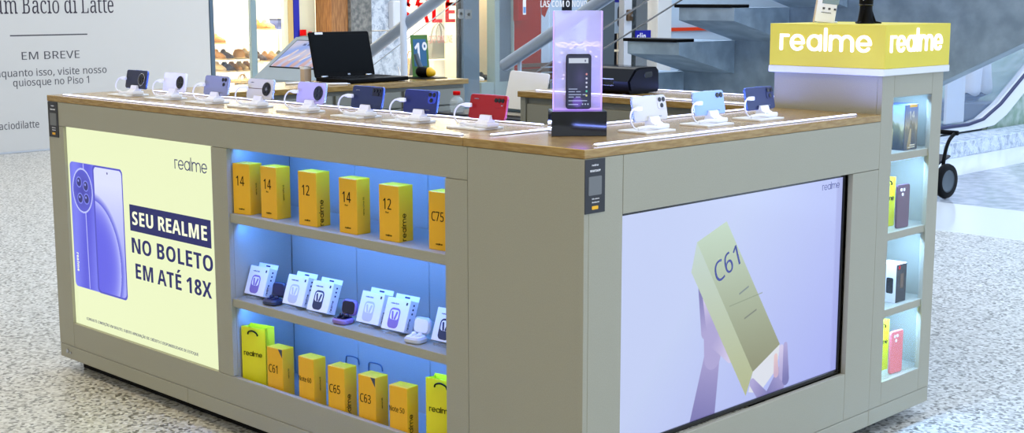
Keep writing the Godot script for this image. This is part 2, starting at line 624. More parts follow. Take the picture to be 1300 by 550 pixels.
# ------------------------------------------------------------------ goods
func phone_box(called: String, label: String, corner: Vector3, yaw: float, w: float, h: float, d: float, title: String, sub := "", side := "brand", flap := false) -> void:
	# corner = lower front right corner of the carton
	var t := thing(called, label, "box", corner, deg_to_rad(yaw), "yellow phone boxes in the lit shelves")
	var c := Vector3(-w / 2, h / 2, -d / 2)
	var b := part(t, "carton", box(w, h, d, 0.0012), M.box_yellow, c)
	part(t, "lid_tab", box(w * 0.3, 0.0006, 0.008, 0.0002), M.box_yellow, c + Vector3(0, h / 2 + 0.0003, -d * 0.35))
	var th := 0.031 if title.length() <= 3 else 0.0155
	if title.length() == 3:
		th = 0.026
	var lift := 0.026 if title.length() == 2 else 0.012
	text(b, "model_number", title, th, M.ink, Vector3(-w * 0.08, lift, d / 2 + 0.0004), Vector3.ZERO, false, false, HORIZONTAL_ALIGNMENT_CENTER, 0.82)
	if sub != "":
		text(b, "sub_title", sub, 0.005, M.ink, Vector3(-w * 0.08, lift - 0.024, d / 2 + 0.0004))
	brand(b, "brand_mark", 0.0042, 0.16, M.ink, Vector3(0, -h * 0.41, d / 2 + 0.0002))
	if side == "brand":
		brand(b, "side_brand", 0.0135, 0.15, M.ink, Vector3(w / 2 + 0.0002, -h / 2 + 0.047, -d * 0.06 + 0.004), Vector3(0, PI / 2, PI / 2))
	else:
		text(b, "side_print", side, 0.0048, M.ink, Vector3(w / 2 + 0.0004, 0.0, 0), Vector3(0, PI / 2, PI / 2), false, false, HORIZONTAL_ALIGNMENT_CENTER, 1.0)
	if flap:
		part(b, "corner_sticker", prism(PackedVector2Array([Vector2(0, 0), Vector2(-0.02, 0), Vector2(0, -0.028)]), 0.0006), M.sticker, Vector3(w / 2 - 0.001, h / 2 - 0.001, d / 2 + 0.0003))

func gift_bag(label: String, corner: Vector3, yaw: float, w: float, h: float, d: float) -> void:
	var t := thing("gift_bag", label, "bag", corner, deg_to_rad(yaw), "yellow paper carrier bags")
	var st := begin()
	var wt := 0.0012
	add_box(st, Vector3(-w / 2, h / 2, -wt), Vector3(w, h, wt), 0.0003)
	add_box(st, Vector3(-w / 2, h / 2 + 0.001, -d), Vector3(w, h + 0.002, wt), 0.0003)
	part(t, "paper_face", done(st), M.bag_yellow)
	for x in [0.0, -w]:
		var sg := 1.0 if x == 0.0 else -1.0
		var g := begin()
		for half in [[0.0, -d / 2], [-d, -d / 2]]:
			quad(g, Vector3(x, 0, half[0]), Vector3(x, 0, half[1]), Vector3(x - sg * 0.012, h, half[1]), Vector3(x, h, half[0]), Vector3(sg, 0, 0))
			quad(g, Vector3(x - sg * wt, 0, half[0]), Vector3(x - sg * wt, 0, half[1]), Vector3(x - sg * 0.0132, h, half[1]), Vector3(x - sg * wt, h, half[0]), Vector3(-sg, 0, 0))
		part(t, "gusset", done(g), M.bag_yellow)
	part(t, "base_board", box(w - 0.003, 0.002, d - 0.003, 0.0004), M.bag_yellow, Vector3(-w / 2, 0.0012, -d / 2))
	for z in [0.003, -d - 0.003]:
		part(t, "cord_handle", tube(smooth_path([Vector3(-w * 0.70, h - 0.024, z), Vector3(-w * 0.66, h - 0.015, z * 1.5), Vector3(-w * 0.50, h - 0.010, z * 1.7), Vector3(-w * 0.34, h - 0.016, z * 1.5), Vector3(-w * 0.30, h - 0.026, z)]), 0.0026, 6), M.black)
	brand(t, "brand_mark", 0.0135, 0.15, M.ink, Vector3(-w * 0.5, h * 0.53, 0.0003))

func earbud_box(label: String, at: Vector3, tone: Color) -> void:
	# at = lower front left corner; the box leans back on a clear wedge
	var s := thing("box_rest", "clear acrylic wedge holding up a white earbud box", "display stand", Vector3(at.x + 0.052, at.y, at.z), deg_to_rad(4), "clear rests on the middle shelf")
	var wedge := begin()
	add_prism(wedge, PackedVector2Array([Vector2(0.0, 0.0), Vector2(0.055, 0.0), Vector2(0.058, 0.004), Vector2(0.004, 0.004), Vector2(0.004, 0.010), Vector2(0.0, 0.010)]), -0.03, 0.03)
	add_prism(wedge, PackedVector2Array([Vector2(0.054, 0.003), Vector2(0.058, 0.003), Vector2(0.062, 0.058), Vector2(0.058, 0.058)]), -0.03, 0.03)
	part(s, "wedge", done(wedge), M.acrylic, Vector3.ZERO, Vector3(0, PI / 2, 0))
	var t := thing("earbud_box", label, "box", at + Vector3(0.052, 0.0135, -0.008), deg_to_rad(4), "white earbud boxes on the middle shelf")
	t.rotation.x = deg_to_rad(-20)
	var w := 0.098
	var h := 0.098
	var d := 0.036
	var b := part(t, "carton", box(w, h, d, 0.0012), M.carton_white, Vector3(0, h / 2, -d / 2))
	var tab := begin()
	add_prism(tab, PackedVector2Array([Vector2(-w / 2, 0), Vector2(w / 2, 0), Vector2(w / 2, 0.016), Vector2(-w / 2, 0.016)]), -0.0006, 0.0006)
	part(t, "hang_tab", done(tab), M.carton_white, Vector3(0, h, -d + 0.001))
	part(t, "hang_slot", plate(0.022, 0.005, 0.0004, 0.002, 0.0001, 3), M.ink_blue, Vector3(0, h + 0.008, -d + 0.0021))
	var pr := part(b, "printed_case", plate(0.044, 0.062, 0.0006, 0.014, 0.0001, 5), M["print_" + str(tone.to_rgba32())], Vector3(-0.004, -0.012, d / 2 + 0.0003))
	part(pr, "printed_window", plate(0.034, 0.030, 0.0006, 0.008, 0.0001, 4), M.carton_white, Vector3(0, 0.010, 0.0004))
	for sx in [-1, 1]:
		part(pr, "printed_earbud", plate(0.007, 0.026, 0.0006, 0.003, 0.0001, 3), M["print_" + str(tone.to_rgba32())], Vector3(sx * 0.007, 0.008, 0.0009), Vector3(0, 0, sx * -0.25))
	part(b, "badge", plate(0.007, 0.009, 0.0005, 0.002, 0.0001, 3), M.badge, Vector3(0.037, 0.036, d / 2 + 0.0003))
	text(b, "small_print", "realme Buds", 0.0042, M.ink_blue, Vector3(-0.012, 0.032, d / 2 + 0.0004))
	brand(b, "side_brand", 0.006, 0.16, M.ink_blue, Vector3(w / 2 + 0.0002, -0.022, 0.002), Vector3(0, PI / 2, PI / 2))
	for k in 3:
		part(b, "side_icon", plate(0.006, 0.006, 0.0004, 0.0015, 0.0001, 3), M.ink_blue, Vector3(w / 2 + 0.0002, 0.010 + 0.013 * k, 0.0), Vector3(0, PI / 2, 0))

func earbud_case(label: String, at: Vector3, m: Material, inner: Material) -> void:
	var t := thing("earbud_case", label, "earbud case", at, deg_to_rad(8), "open earbud cases on the middle shelf")
	part(t, "case_base", plate(0.062, 0.052, 0.018, 0.016, 0.005), m, Vector3(0, 0.009, 0), Vector3(PI / 2, 0, 0))
	part(t, "tray", plate(0.052, 0.042, 0.002, 0.012, 0.0006), inner, Vector3(0, 0.0185, 0), Vector3(PI / 2, 0, 0))
	var lid := part(t, "case_lid", plate(0.062, 0.05, 0.014, 0.016, 0.004), m, Vector3(0, 0.044, -0.032), Vector3(deg_to_rad(-10), 0, 0))
	part(lid, "lid_lining", plate(0.052, 0.04, 0.002, 0.012, 0.0006), inner, Vector3(0, 0, 0.0068))
	for sx in [-1, 1]:
		var bud := part(t, "earbud", lathe([Vector2(0, 0.008), Vector2(0.005, 0.007), Vector2(0.0075, 0.002), Vector2(0.006, -0.003), Vector2(0, -0.004)], 10), inner, Vector3(sx * 0.012, 0.022, -0.005))
		part(bud, "stem", tube(PackedVector3Array([Vector3(0, 0, 0.003), Vector3(sx * -0.004, -0.001, 0.02)]), 0.003, 6), inner)

# a phone shown on its long side, back towards +z, camera end at +x; origin under its middle at counter height
func show_phone(label: String, at: Vector3, turn: float, body: Material, frame: Material, cam: String, stand_label: String) -> void:
	var s := thing("phone_stand", stand_label, "phone stand", at, turn, "white security stands along the counter")
	part(s, "base_plate", plate(0.135, 0.105, 0.006, 0.004, 0.001), M.stand_white, Vector3(-0.035, 0.003, 0.015), Vector3(PI / 2, 0, 0))
	var br := begin()
	add_prism(br, PackedVector2Array([Vector2(-0.006, 0), Vector2(0.034, 0), Vector2(0.028, 0.014), Vector2(0.016, 0.020), Vector2(0.011, 0.034), Vector2(0.006, 0.035), Vector2(0.004, 0.024), Vector2(-0.006, 0.022)]), -0.022, 0.022)
	part(s, "bracket", done(br), M.stand_white, Vector3(0.004, 0.006, 0), Vector3(0, -PI / 2, 0))
	part(s, "foot_block", box(0.056, 0.014, 0.05, 0.003), M.stand_white, Vector3(0.012, 0.0125, 0.014))
	part(s, "cable_coil", tube(smooth_path([Vector3(-0.085, 0.012, 0.022), Vector3(-0.058, 0.016, 0.040), Vector3(-0.030, 0.013, 0.044), Vector3(-0.010, 0.014, 0.036)]), 0.0052, 7), M.stand_white)
	part(s, "cable", tube(smooth_path([Vector3(-0.079, 0.066, 0.012), Vector3(-0.099, 0.064, 0.014), Vector3(-0.113, 0.050, 0.018), Vector3(-0.114, 0.030, 0.022), Vector3(-0.100, 0.015, 0.022), Vector3(-0.085, 0.012, 0.022)]), 0.0026, 7), M.stand_white)
	part(s, "plug", plate(0.026, 0.012, 0.009, 0.003, 0.001), M.stand_white, Vector3(-0.068, 0.066, 0.010))
	part(s, "plug_collar", plate(0.012, 0.008, 0.007, 0.002, 0.001), M.stand_white, Vector3(-0.085, 0.066, 0.011))
	var t := thing("smartphone", label, "phone", at + Vector3(0, 0.027, 0), turn, "phones shown along the counter")
	t.rotation = Vector3(0, turn, 0)
	t.rotate_object_local(Vector3.RIGHT, deg_to_rad(-11))
	var w := 0.152
	var h := 0.072
	var fr := part(t, "frame", plate(w, h, 0.0072, 0.009, 0.0012), frame, Vector3(0, h / 2, 0))
	part(t, "back_cover", plate(w - 0.002, h - 0.002, 0.0012, 0.0085, 0.0005), body, Vector3(0, h / 2, 0.0039))
	part(t, "screen", plate(w - 0.003, h - 0.003, 0.0012, 0.008, 0.0005), M.screen_black, Vector3(0, h / 2, -0.0039))
	part(fr, "side_key", box(0.012, 0.0012, 0.0028, 0.0004), frame, Vector3(0.02, h / 2 + 0.0004, 0))
	part(fr, "side_key", box(0.022, 0.0012, 0.0028, 0.0004), frame, Vector3(-0.005, h / 2 + 0.0004, 0))
	var z := 0.0045
	match cam:
		"ring", "ring_black", "ring_cross", "ring_blue":
			var face: Material = M.lens_black if cam != "ring_blue" else M.lens_blue
			var k := part(t, "camera_island", drum(0.0225, 0.003), face, Vector3(0.041, h / 2 + 0.001, z + 0.0012))
			part(k, "trim_ring", ring(0.0228, 0.0012), M.steel if cam == "ring" else face, Vector3(0, 0, 0.0008))
			for q in [Vector2(-0.008, 0.008), Vector2(0.008, 0.008), Vector2(-0.008, -0.008), Vector2(0.008, -0.008)]:
				part(k, "lens", drum(0.0056, 0.0012, 14), M.lens_glass, Vector3(q.x, q.y, 0.002))
			if cam == "ring_cross":
				for a in [0.0, PI / 2, PI / 4, -PI / 4]:
					part(k, "star_line", box(0.015, 0.0016, 0.0006, 0.0002), M.steel, Vector3(0, 0, 0.0019), Vector3(0, 0, a))
				part(t, "back_stripe", box(0.125, 0.0022, 0.0006, 0.0002), M.bronze, Vector3(-0.01, h / 2 + 0.001, z + 0.0002))
		"tri", "tri_black", "tri_plain":
			var k := part(t, "camera_island", plate(0.036, 0.036, 0.002, 0.008, 0.0006), body if cam != "tri_black" else M.phone_blue_module, Vector3(0.052, h / 2 + 0.014, z + 0.0008))
			for q in [Vector2(-0.0085, 0.0085), Vector2(0.0085, 0.0085), Vector2(-0.001, -0.0085)]:
				var l := part(k, "lens", drum(0.0066, 0.0022, 16), M.lens_black, Vector3(q.x, q.y, 0.0018))
				part(l, "lens_glint", drum(0.0022, 0.0006, 10), M.lens_glass, Vector3(0, 0, 0.0013))
		"row":
			var k := part(t, "camera_island", plate(0.042, 0.034, 0.002, 0.005, 0.0006), body, Vector3(0.048, h / 2 + 0.015, z + 0.0008))
			for q in [-0.0135, 0.0, 0.0135]:
				part(k, "lens", drum(0.0062, 0.0022, 16), M.lens_black, Vector3(q, 0.005, 0.0018))
			part(k, "flash", plate(0.006, 0.003, 0.001, 0.001, 0.0002, 3), M.steel, Vector3(0.012, -0.009, 0.0014))
		"grid":
			var k := part(t, "camera_island", plate(0.046, 0.026, 0.002, 0.005, 0.0006), M.lens_blue, Vector3(0.048, h / 2 + 0.019, z + 0.0008))
			for q in [Vector2(-0.015, 0.004), Vector2(-0.001, 0.004), Vector2(0.013, 0.004), Vector2(0.006, -0.007)]:
				part(k, "lens", drum(0.005, 0.0022, 14), M.lens_black, Vector3(q.x, q.y, 0.0018))
		"pair":
			for q in [0.042, 0.060]:
				var l := part(t, "lens", drum(0.0078, 0.003, 18), M.lens_black, Vector3(q, h / 2 + 0.021, z + 0.001))
				part(l, "lens_glint", drum(0.003, 0.0006, 10), M.lens_glass, Vector3(0, 0, 0.0017))
	if cam in ["grid", "row", "ring_cross"]:
		brand(t, "brand_mark", 0.0030, 0.17, M.steel, Vector3(-0.047, h - 0.016, z + 0.0002))
	else:
		brand(t, "brand_mark", 0.0030, 0.17, M.steel, Vector3(0.038, 0.010, z + 0.0002))

func led_strip(label: String, a: Vector3, b: Vector3) -> void:
	var d := b - a
	var l := d.length()
	var turn := atan2(-d.z, d.x)
	var t := thing("light_strip", label, "light strip", (a + b) / 2, turn, "white light strips on the counters")
	part(t, "profile", box(l, 0.003, 0.016, 0.0008), M.aluminium, Vector3(0, 0.0015, 0))
	part(t, "light_diffuser", box(l - 0.004, 0.004, 0.012, 0.0012), M.led, Vector3(0, 0.004, 0))
	var at := (a + b) / 2 + Vector3(0, 0.0095, 0)
	var ar := AreaLight3D.new()
	ar.name = "strip_lamp"
	ar.area_size = Vector2(l, 0.014)
	ar.light_color = Color(0.50, 0.58, 1.0)
	ar.light_energy = 0.48 * l
	ar.shadow_enabled = true
	add_child(ar, true)
	ar.position = at
	ar.basis = Basis(Vector3.UP, turn) * Basis(Vector3.RIGHT, PI / 2)

# ------------------------------------------------------------------ smooth bodies (signed distance field -> surface nets)
func add_field(st: SurfaceTool, bones: Array, cell: float, blend: float) -> void:
	# bones: [a, b, ra, rb]
	var lo := Vector3(1e9, 1e9, 1e9)
	var hi := -lo
	for b in bones:
		var m: float = maxf(b[2], b[3]) + 2.5 * cell
		lo = lo.min((b[0] as Vector3).min(b[1]) - Vector3(m, m, m))
		hi = hi.max((b[0] as Vector3).max(b[1]) + Vector3(m, m, m))
	var n := Vector3i(((hi - lo) / cell).ceil()) + Vector3i.ONE
	var f := PackedFloat32Array()
	f.resize(n.x * n.y * n.z)
	f.fill(1e3)
	for b in bones:
		var a: Vector3 = b[0]
		var e: Vector3 = b[1]
		var ra: float = b[2]
		var rb: float = b[3]
		var m: float = maxf(ra, rb) + 2.5 * cell + blend
		var l := Vector3i(((a.min(e) - Vector3(m, m, m) - lo) / cell).floor()).clamp(Vector3i.ZERO, n - Vector3i.ONE)
		var h := Vector3i(((a.max(e) + Vector3(m, m, m) - lo) / cell).ceil()).clamp(Vector3i.ZERO, n - Vector3i.ONE)
		var ab := e - a
		var ll := maxf(ab.length_squared(), 1e-9)
		for z in range(l.z, h.z + 1):
			for y in range(l.y, h.y + 1):
				for x in range(l.x, h.x + 1):
					var p := lo + Vector3(x, y, z) * cell
					var t := clampf((p - a).dot(ab) / ll, 0.0, 1.0)
					var d := (p - a - ab * t).length() - lerpf(ra, rb, t)
					var i := x + n.x * (y + n.y * z)
					var o := f[i]
					var k := maxf(blend - absf(o - d), 0.0) / blend
					f[i] = minf(o, d) - k * k * blend * 0.25
	var vert := {}
	var nudge := [Vector3i(0, 0, 0), Vector3i(1, 0, 0), Vector3i(0, 1, 0), Vector3i(1, 1, 0), Vector3i(0, 0, 1), Vector3i(1, 0, 1), Vector3i(0, 1, 1), Vector3i(1, 1, 1)]
	var edges := [[0, 1], [2, 3], [4, 5], [6, 7], [0, 2], [1, 3], [4, 6], [5, 7], [0, 4], [1, 5], [2, 6], [3, 7]]
	for z in n.z - 1:
		for y in n.y - 1:
			for x in n.x - 1:
				var i0 := x + n.x * (y + n.y * z)
				if f[i0] > 3 * cell or f[i0] < -3 * cell:
					continue
				var v := PackedFloat32Array()
				var neg := 0
				for q in nudge:
					var w := f[i0 + q.x + n.x * (q.y + n.y * q.z)]
					v.append(w)
					neg += int(w < 0)
				if neg == 0 or neg == 8:
					continue
				var sum := Vector3.ZERO
				var c := 0
				for e in edges:
					var a: float = v[e[0]]
					var b: float = v[e[1]]
					if (a < 0) != (b < 0):
						sum += Vector3(nudge[e[0]]).lerp(Vector3(nudge[e[1]]), a / (a - b))
						c += 1
				vert[i0] = lo + (Vector3(x, y, z) + sum / c) * cell
	for z in range(1, n.z - 1):
		for y in range(1, n.y - 1):
			for x in range(1, n.x - 1):
				var i0 := x + n.x * (y + n.y * z)
				var steps := [1, n.x, n.x * n.y]
				for ax in 3:
					var i1: int = i0 + steps[ax]
					if (f[i0] < 0) == (f[i1] < 0):
						continue
					var u: int = steps[(ax + 1) % 3]
					var w: int = steps[(ax + 2) % 3]
					if vert.has(i0) and vert.has(i0 - u) and vert.has(i0 - w) and vert.has(i0 - u - w):
						var out := Vector3.ZERO
						out[ax] = 1.0 if f[i0] < 0 else -1.0
						quad(st, vert[i0], vert[i0 - u], vert[i0 - u - w], vert[i0 - w], out)

func field(bones: Array, cell: float, blend := 0.03) -> ArrayMesh:
	var st := begin(false)
	add_field(st, bones, cell, blend)
	return done(st)

func make_person(at: Vector3, turn: float) -> void:
	var t := thing("person", "person in white trousers and dark shoes seen beyond the escalator", "person", at, turn)
	var skin: Array = []
	var st := begin(false)
	skin.append([Vector3(0, 0.95, 0), Vector3(0, 1.18, 0.01), 0.135, 0.125])
	skin.append([Vector3(0, 1.18, 0.01), Vector3(0, 1.36, 0), 0.13, 0.14])
	skin.append([Vector3(-0.13, 1.38, 0), Vector3(0.13, 1.38, 0), 0.065, 0.065])
	skin.append([Vector3(0, 1.4, 0), Vector3(0, 1.52, 0.01), 0.055, 0.05])
	for s in [-1.0, 1.0]:
		var st_z: float = 0.36 * s
		skin.append([Vector3(0.085 * s, 0.93, 0), Vector3(0.095 * s, 0.5, st_z * 0.3), 0.085, 0.055])
		skin.append([Vector3(0.095 * s, 0.5, st_z * 0.3), Vector3(0.1 * s, 0.09, st_z * 0.4 - 0.02), 0.054, 0.036])
		skin.append([Vector3(0.1 * s, 0.05, st_z * 0.4 - 0.03), Vector3(0.11 * s, 0.035, st_z * 0.4 + 0.12), 0.038, 0.03])
		skin.append([Vector3(0.17 * s, 1.37, 0), Vector3(0.23 * s, 1.1, -0.02), 0.052, 0.042])
		skin.append([Vector3(0.23 * s, 1.1, -0.02), Vector3(0.24 * s, 0.86, 0.06), 0.04, 0.028])
	add_field(st, skin, 0.018, 0.03)
	var head := [[Vector3(0, 1.62, 0.01), Vector3(0, 1.55, 0.035), 0.088, 0.06], [Vector3(0, 1.63, -0.03), Vector3(0, 1.63, 0.02), 0.088, 0.088], [Vector3(0, 1.595, 0.09), Vector3(0, 1.575, 0.112), 0.012, 0.014], [Vector3(-0.09, 1.6, 0), Vector3(-0.092, 1.575, 0), 0.016, 0.012], [Vector3(0.09, 1.6, 0), Vector3(0.092, 1.575, 0), 0.016, 0.012], [Vector3(0, 1.5, 0.01), Vector3(0, 1.56, 0.01), 0.05, 0.05], [Vector3(-0.02, 1.545, 0.086), Vector3(0.02, 1.545, 0.086), 0.011, 0.011]]
	add_field(st, head, 0.009, 0.015)
	for s in [-1.0, 1.0]:
		var hand := [[Vector3(0.24 * s, 0.87, 0.055), Vector3(0.242 * s, 0.79, 0.075), 0.026, 0.03]]
		for k in 4:
			var b := Vector3(0.245 * s, 0.775, 0.05 + 0.018 * k)
			var m := b + Vector3(-0.006 * s, -0.04 - 0.004 * (1.5 - absf(k - 1.5)), 0.008)
			hand.append([b, m, 0.0095, 0.009])
			hand.append([m, m + Vector3(-0.016 * s, -0.03, 0.004), 0.009, 0.0075])
		hand.append([Vector3(0.235 * s, 0.84, 0.08), Vector3(0.222 * s, 0.80, 0.108), 0.011, 0.0095])
		hand.append([Vector3(0.222 * s, 0.80, 0.108), Vector3(0.218 * s, 0.77, 0.112), 0.0095, 0.008])
		add_field(st, hand, 0.005, 0.006)
	part(t, "body", done(st), M.skin)
	var legs: Array = []
	var feet: Array = []
	legs.append([Vector3(-0.06, 0.98, 0), Vector3(0.06, 0.98, 0), 0.125, 0.125])
	for s in [-1.0, 1.0]:
		var sz: float = 0.36 * s
		legs.append([Vector3(0.085 * s, 0.93, 0), Vector3(0.098 * s, 0.5, sz * 0.3), 0.108, 0.085])
		legs.append([Vector3(0.098 * s, 0.5, sz * 0.3), Vector3(0.102 * s, 0.12, sz * 0.4 - 0.02), 0.083, 0.08])
	part(t, "trousers", field(legs, 0.02, 0.04), M.trousers_white)
	for s in [-1.0, 1.0]:
		var sz2: float = 0.144 * s
		part(t, "shoe", field([[Vector3(0.1 * s, 0.055, sz2 - 0.05), Vector3(0.11 * s, 0.045, sz2 + 0.12), 0.052, 0.042]], 0.014, 0.02), M.black)
	part(t, "shirt", field([[Vector3(0, 1.0, 0), Vector3(0, 1.2, 0.01), 0.15, 0.145], [Vector3(0, 1.2, 0.01), Vector3(0, 1.36, 0), 0.145, 0.155], [Vector3(-0.14, 1.385, 0), Vector3(0.14, 1.385, 0), 0.075, 0.075], [Vector3(-0.17, 1.375, 0), Vector3(-0.21, 1.2, -0.01), 0.066, 0.062], [Vector3(0.17, 1.375, 0), Vector3(0.21, 1.2, -0.01), 0.066, 0.062]], 0.02, 0.04), M.cloth_blue)
	part(t, "hair", field([[Vector3(0, 1.66, -0.02), Vector3(0, 1.62, -0.045), 0.092, 0.085]], 0.014, 0.02), M.black)

# ------------------------------------------------------------------ materials of the place
func make_materials() -> void:
	M.laminate = tri_mat(noise_tex(FastNoiseLite.TYPE_SIMPLEX, 0.25, [[0.0, Color(0.605, 0.595, 0.53)], [1.0, Color(0.63, 0.62, 0.555)]], 256, 2, 3), Vector3(3, 3, 3), 0.45)
	M.oak = tri_mat(noise_tex(FastNoiseLite.TYPE_SIMPLEX, 0.02, [[0.25, Color(0.57, 0.45, 0.24)], [0.5, Color(0.61, 0.49, 0.27)], [0.75, Color(0.65, 0.53, 0.31)]], 512, 5, 8), Vector3(1.2, 7.0, 1.2), 0.22)
	M.black = matte(Color(0.03, 0.03, 0.035), 0.4)
	M.gloss_black = mat(Color(0.008, 0.008, 0.01), 0.08)
	M.printer_black = matte(Color(0.035, 0.038, 0.05), 0.32)
	M.screen_black = mat(Color(0.01, 0.01, 0.012), 0.1)
	M.aluminium = mat(Color(0.75, 0.76, 0.78), 0.3, 0.9)
	M.steel = mat(Color(0.72, 0.73, 0.76), 0.25, 0.9)
	M.bronze = mat(Color(0.45, 0.36, 0.28), 0.3, 0.7)
	M.led = glow(Color(0.80, 0.82, 1.0), 3.2)
	M.shelf_led = glow(Color(0.62, 0.78, 1.0), 2.0)
	M.box_yellow = mat(Color(0.93, 0.69, 0.03), 0.42)
	M.bag_yellow = mat(Color(0.92, 0.87, 0.06), 0.5)
	M.ink = matte(Color(0.05, 0.04, 0.03), 0.5)
	M.ink_blue = mat(Color(0.12, 0.14, 0.30), 0.5)
	M.sticker = mat(Color(0.16, 0.20, 0.32), 0.4)
	M.badge = mat(Color(0.20, 0.22, 0.14), 0.4)
	M.carton_white = mat(Color(0.93, 0.93, 0.95), 0.45)
	M.acrylic = pane(Color(0.85, 0.92, 1.0), 0.15, 0.05)
	M.stand_white = mat(Color(0.92, 0.92, 0.93), 0.35)
	M.lens_black = mat(Color(0.015, 0.015, 0.02), 0.15)
	M.lens_blue = mat(Color(0.06, 0.06, 0.16), 0.2)
	M.lens_glass = mat(Color(0.10, 0.11, 0.16), 0.05)
	M.phone_blue_module = mat(Color(0.20, 0.27, 0.62), 0.2)
	M.white_paint = mat(Color(0.86, 0.87, 0.88), 0.6)
	M.skin = mat(Color(0.72, 0.52, 0.42), 0.55)
	M.trousers_white = mat(Color(0.90, 0.91, 0.94), 0.8)
	M.cloth_blue = mat(Color(0.25, 0.35, 0.55), 0.85)
	M.concrete = tri_mat(noise_tex(FastNoiseLite.TYPE_SIMPLEX, 0.012, [[0.2, Color(0.50, 0.58, 0.65)], [0.6, Color(0.56, 0.64, 0.715)], [0.85, Color(0.61, 0.69, 0.76)]], 512, 5, 4), Vector3(0.8, 0.8, 0.8), 0.75)
	M.concrete_dark = tri_mat(noise_tex(FastNoiseLite.TYPE_SIMPLEX, 0.02, [[0.2, Color(0.36, 0.37, 0.37)], [0.55, Color(0.46, 0.46, 0.45)], [0.85, Color(0.54, 0.54, 0.52)]], 512, 5, 6), Vector3(1.0, 1.0, 1.0), 0.8)
	M.marble = tri_mat(noise_tex(FastNoiseLite.TYPE_SIMPLEX, 0.014, [[0.2, Color(0.58, 0.62, 0.68)], [0.42, Color(0.76, 0.79, 0.84)], [0.5, Color(0.60, 0.65, 0.72)], [0.58, Color(0.80, 0.83, 0.87)], [0.9, Color(0.72, 0.76, 0.81)]], 512, 5, 12), Vector3(0.9, 0.9, 0.9), 0.25)
	M.terrazzo = tri_mat(noise_tex(FastNoiseLite.TYPE_CELLULAR, 0.085, [[0.0, Color(0.36, 0.36, 0.34)], [0.17, Color(0.55, 0.545, 0.52)], [0.33, Color(0.74, 0.735, 0.715)], [0.65, Color(0.80, 0.795, 0.78)], [1.0, Color(0.88, 0.88, 0.87)]], 1024, 1, 5), Vector3(1.05, 1.05, 1.05), 0.3)
	M.floor_white = mat(Color(0.86, 0.87, 0.88), 0.12)
	M.floor_grey = tri_mat(noise_tex(FastNoiseLite.TYPE_SIMPLEX, 0.02, [[0.2, Color(0.60, 0.62, 0.65)], [0.8, Color(0.72, 0.74, 0.77)]], 512, 4, 15), Vector3(0.6, 0.6, 0.6), 0.12)
	M.floor_dark = mat(Color(0.22, 0.23, 0.26), 0.15)
	M.red = matte(Color(0.54, 0.04, 0.025), 0.6)
	M.red.metallic_specular = 0.0
	M.red_bright = matte(Color(0.88, 0.06, 0.06), 0.6)
	M.cream = mat(Color(0.88, 0.86, 0.74), 0.6)
	M.blue_grey = mat(Color(0.29, 0.37, 0.44), 0.5)
	M.sage = mat(Color(0.50, 0.58, 0.60), 0.45)
	M.panel_grey = mat(Color(0.55, 0.555, 0.53), 0.5)
	M.rail_metal = mat(Color(0.58, 0.63, 0.70), 0.32, 0.35)
	M.rail_white = mat(Color(0.80, 0.82, 0.86), 0.4)
	M.wood_warm = tri_mat(noise_tex(FastNoiseLite.TYPE_SIMPLEX, 0.02, [[0.25, Color(0.52, 0.34, 0.18)], [0.75, Color(0.66, 0.46, 0.26)]], 256, 4, 18), Vector3(8, 0.8, 8), 0.5)
	M.navy = mat(Color(0.03, 0.04, 0.10), 0.45)
	M.hoarding = mat(Color(0.77, 0.765, 0.755), 0.6)
	M.dark_text = mat(Color(0.13, 0.08, 0.16), 0.6)
	M.grey_text = mat(Color(0.26, 0.25, 0.28), 0.6)
	M.tan = mat(Color(0.70, 0.48, 0.16), 0.55)
	M.brown = mat(Color(0.24, 0.15, 0.08), 0.5)
	M.pale_tan = mat(Color(0.80, 0.68, 0.45), 0.6)
	M.silver_bag = mat(Color(0.45, 0.45, 0.41), 0.4)
	M.sign_yellow = mat(Color(0.86, 0.79, 0.24), 0.5)
	M.sign_white = glow(Color(1.0, 1.0, 1.0), 1.0)
	M.navy_black = mat(Color(0.05, 0.05, 0.09), 0.35)
	M.card_grey = mat(Color(0.42, 0.43, 0.44), 0.5)
	M.pale_print = mat(Color(0.86, 0.84, 0.74), 0.5)
	M.phone_plum = mat(Color(0.36, 0.24, 0.32), 0.3)
	M.phone_pink = mat(Color(0.92, 0.50, 0.52), 0.35)
	M.laptop_screen = matte(Color(0.03, 0.04, 0.05), 0.3)
	M.pale_tan2 = mat(Color(0.78, 0.70, 0.62), 0.6)
	M.leaf_green = mat(Color(0.28, 0.46, 0.16), 0.5)
	M.leaf_blue = mat(Color(0.14, 0.38, 0.56), 0.5)
	M.scanner_yellow = mat(Color(0.92, 0.72, 0.05), 0.4)
	M.bottle = pane(Color(0.90, 0.95, 0.98), 0.22, 0.05)
	M.shop_white = mat(Color(0.94, 0.94, 0.92), 0.6)
	M.olive = mat(Color(0.36, 0.37, 0.26), 0.55)
	M.blue_grey2 = mat(Color(0.36, 0.42, 0.68), 0.5)
	M.stripe_blue = mat(Color(0.08, 0.10, 0.62), 0.5)
	M.pale_red = mat(Color(0.80, 0.45, 0.40), 0.5)
	M.coral = mat(Color(0.88, 0.34, 0.28), 0.5)
	M.sky_print = mat(Color(0.30, 0.55, 0.82), 0.5)
	M.poster_pale = mat(Color(0.66, 0.74, 0.84), 0.5)
	M.bench_brown = mat(Color(0.30, 0.22, 0.18), 0.6)
	M.column_grey = mat(Color(0.30, 0.34, 0.37), 0.5)
	M.deep_blue = mat(Color(0.08, 0.11, 0.20), 0.5)
	M.panel_pale = mat(Color(0.76, 0.84, 0.92), 0.5)
	M.orange = mat(Color(0.92, 0.25, 0.06), 0.5)
	M.totem_grey = mat(Color(0.56, 0.60, 0.62), 0.45)
	M.glass_blue = pane(Color(0.45, 0.60, 0.80), 0.12)
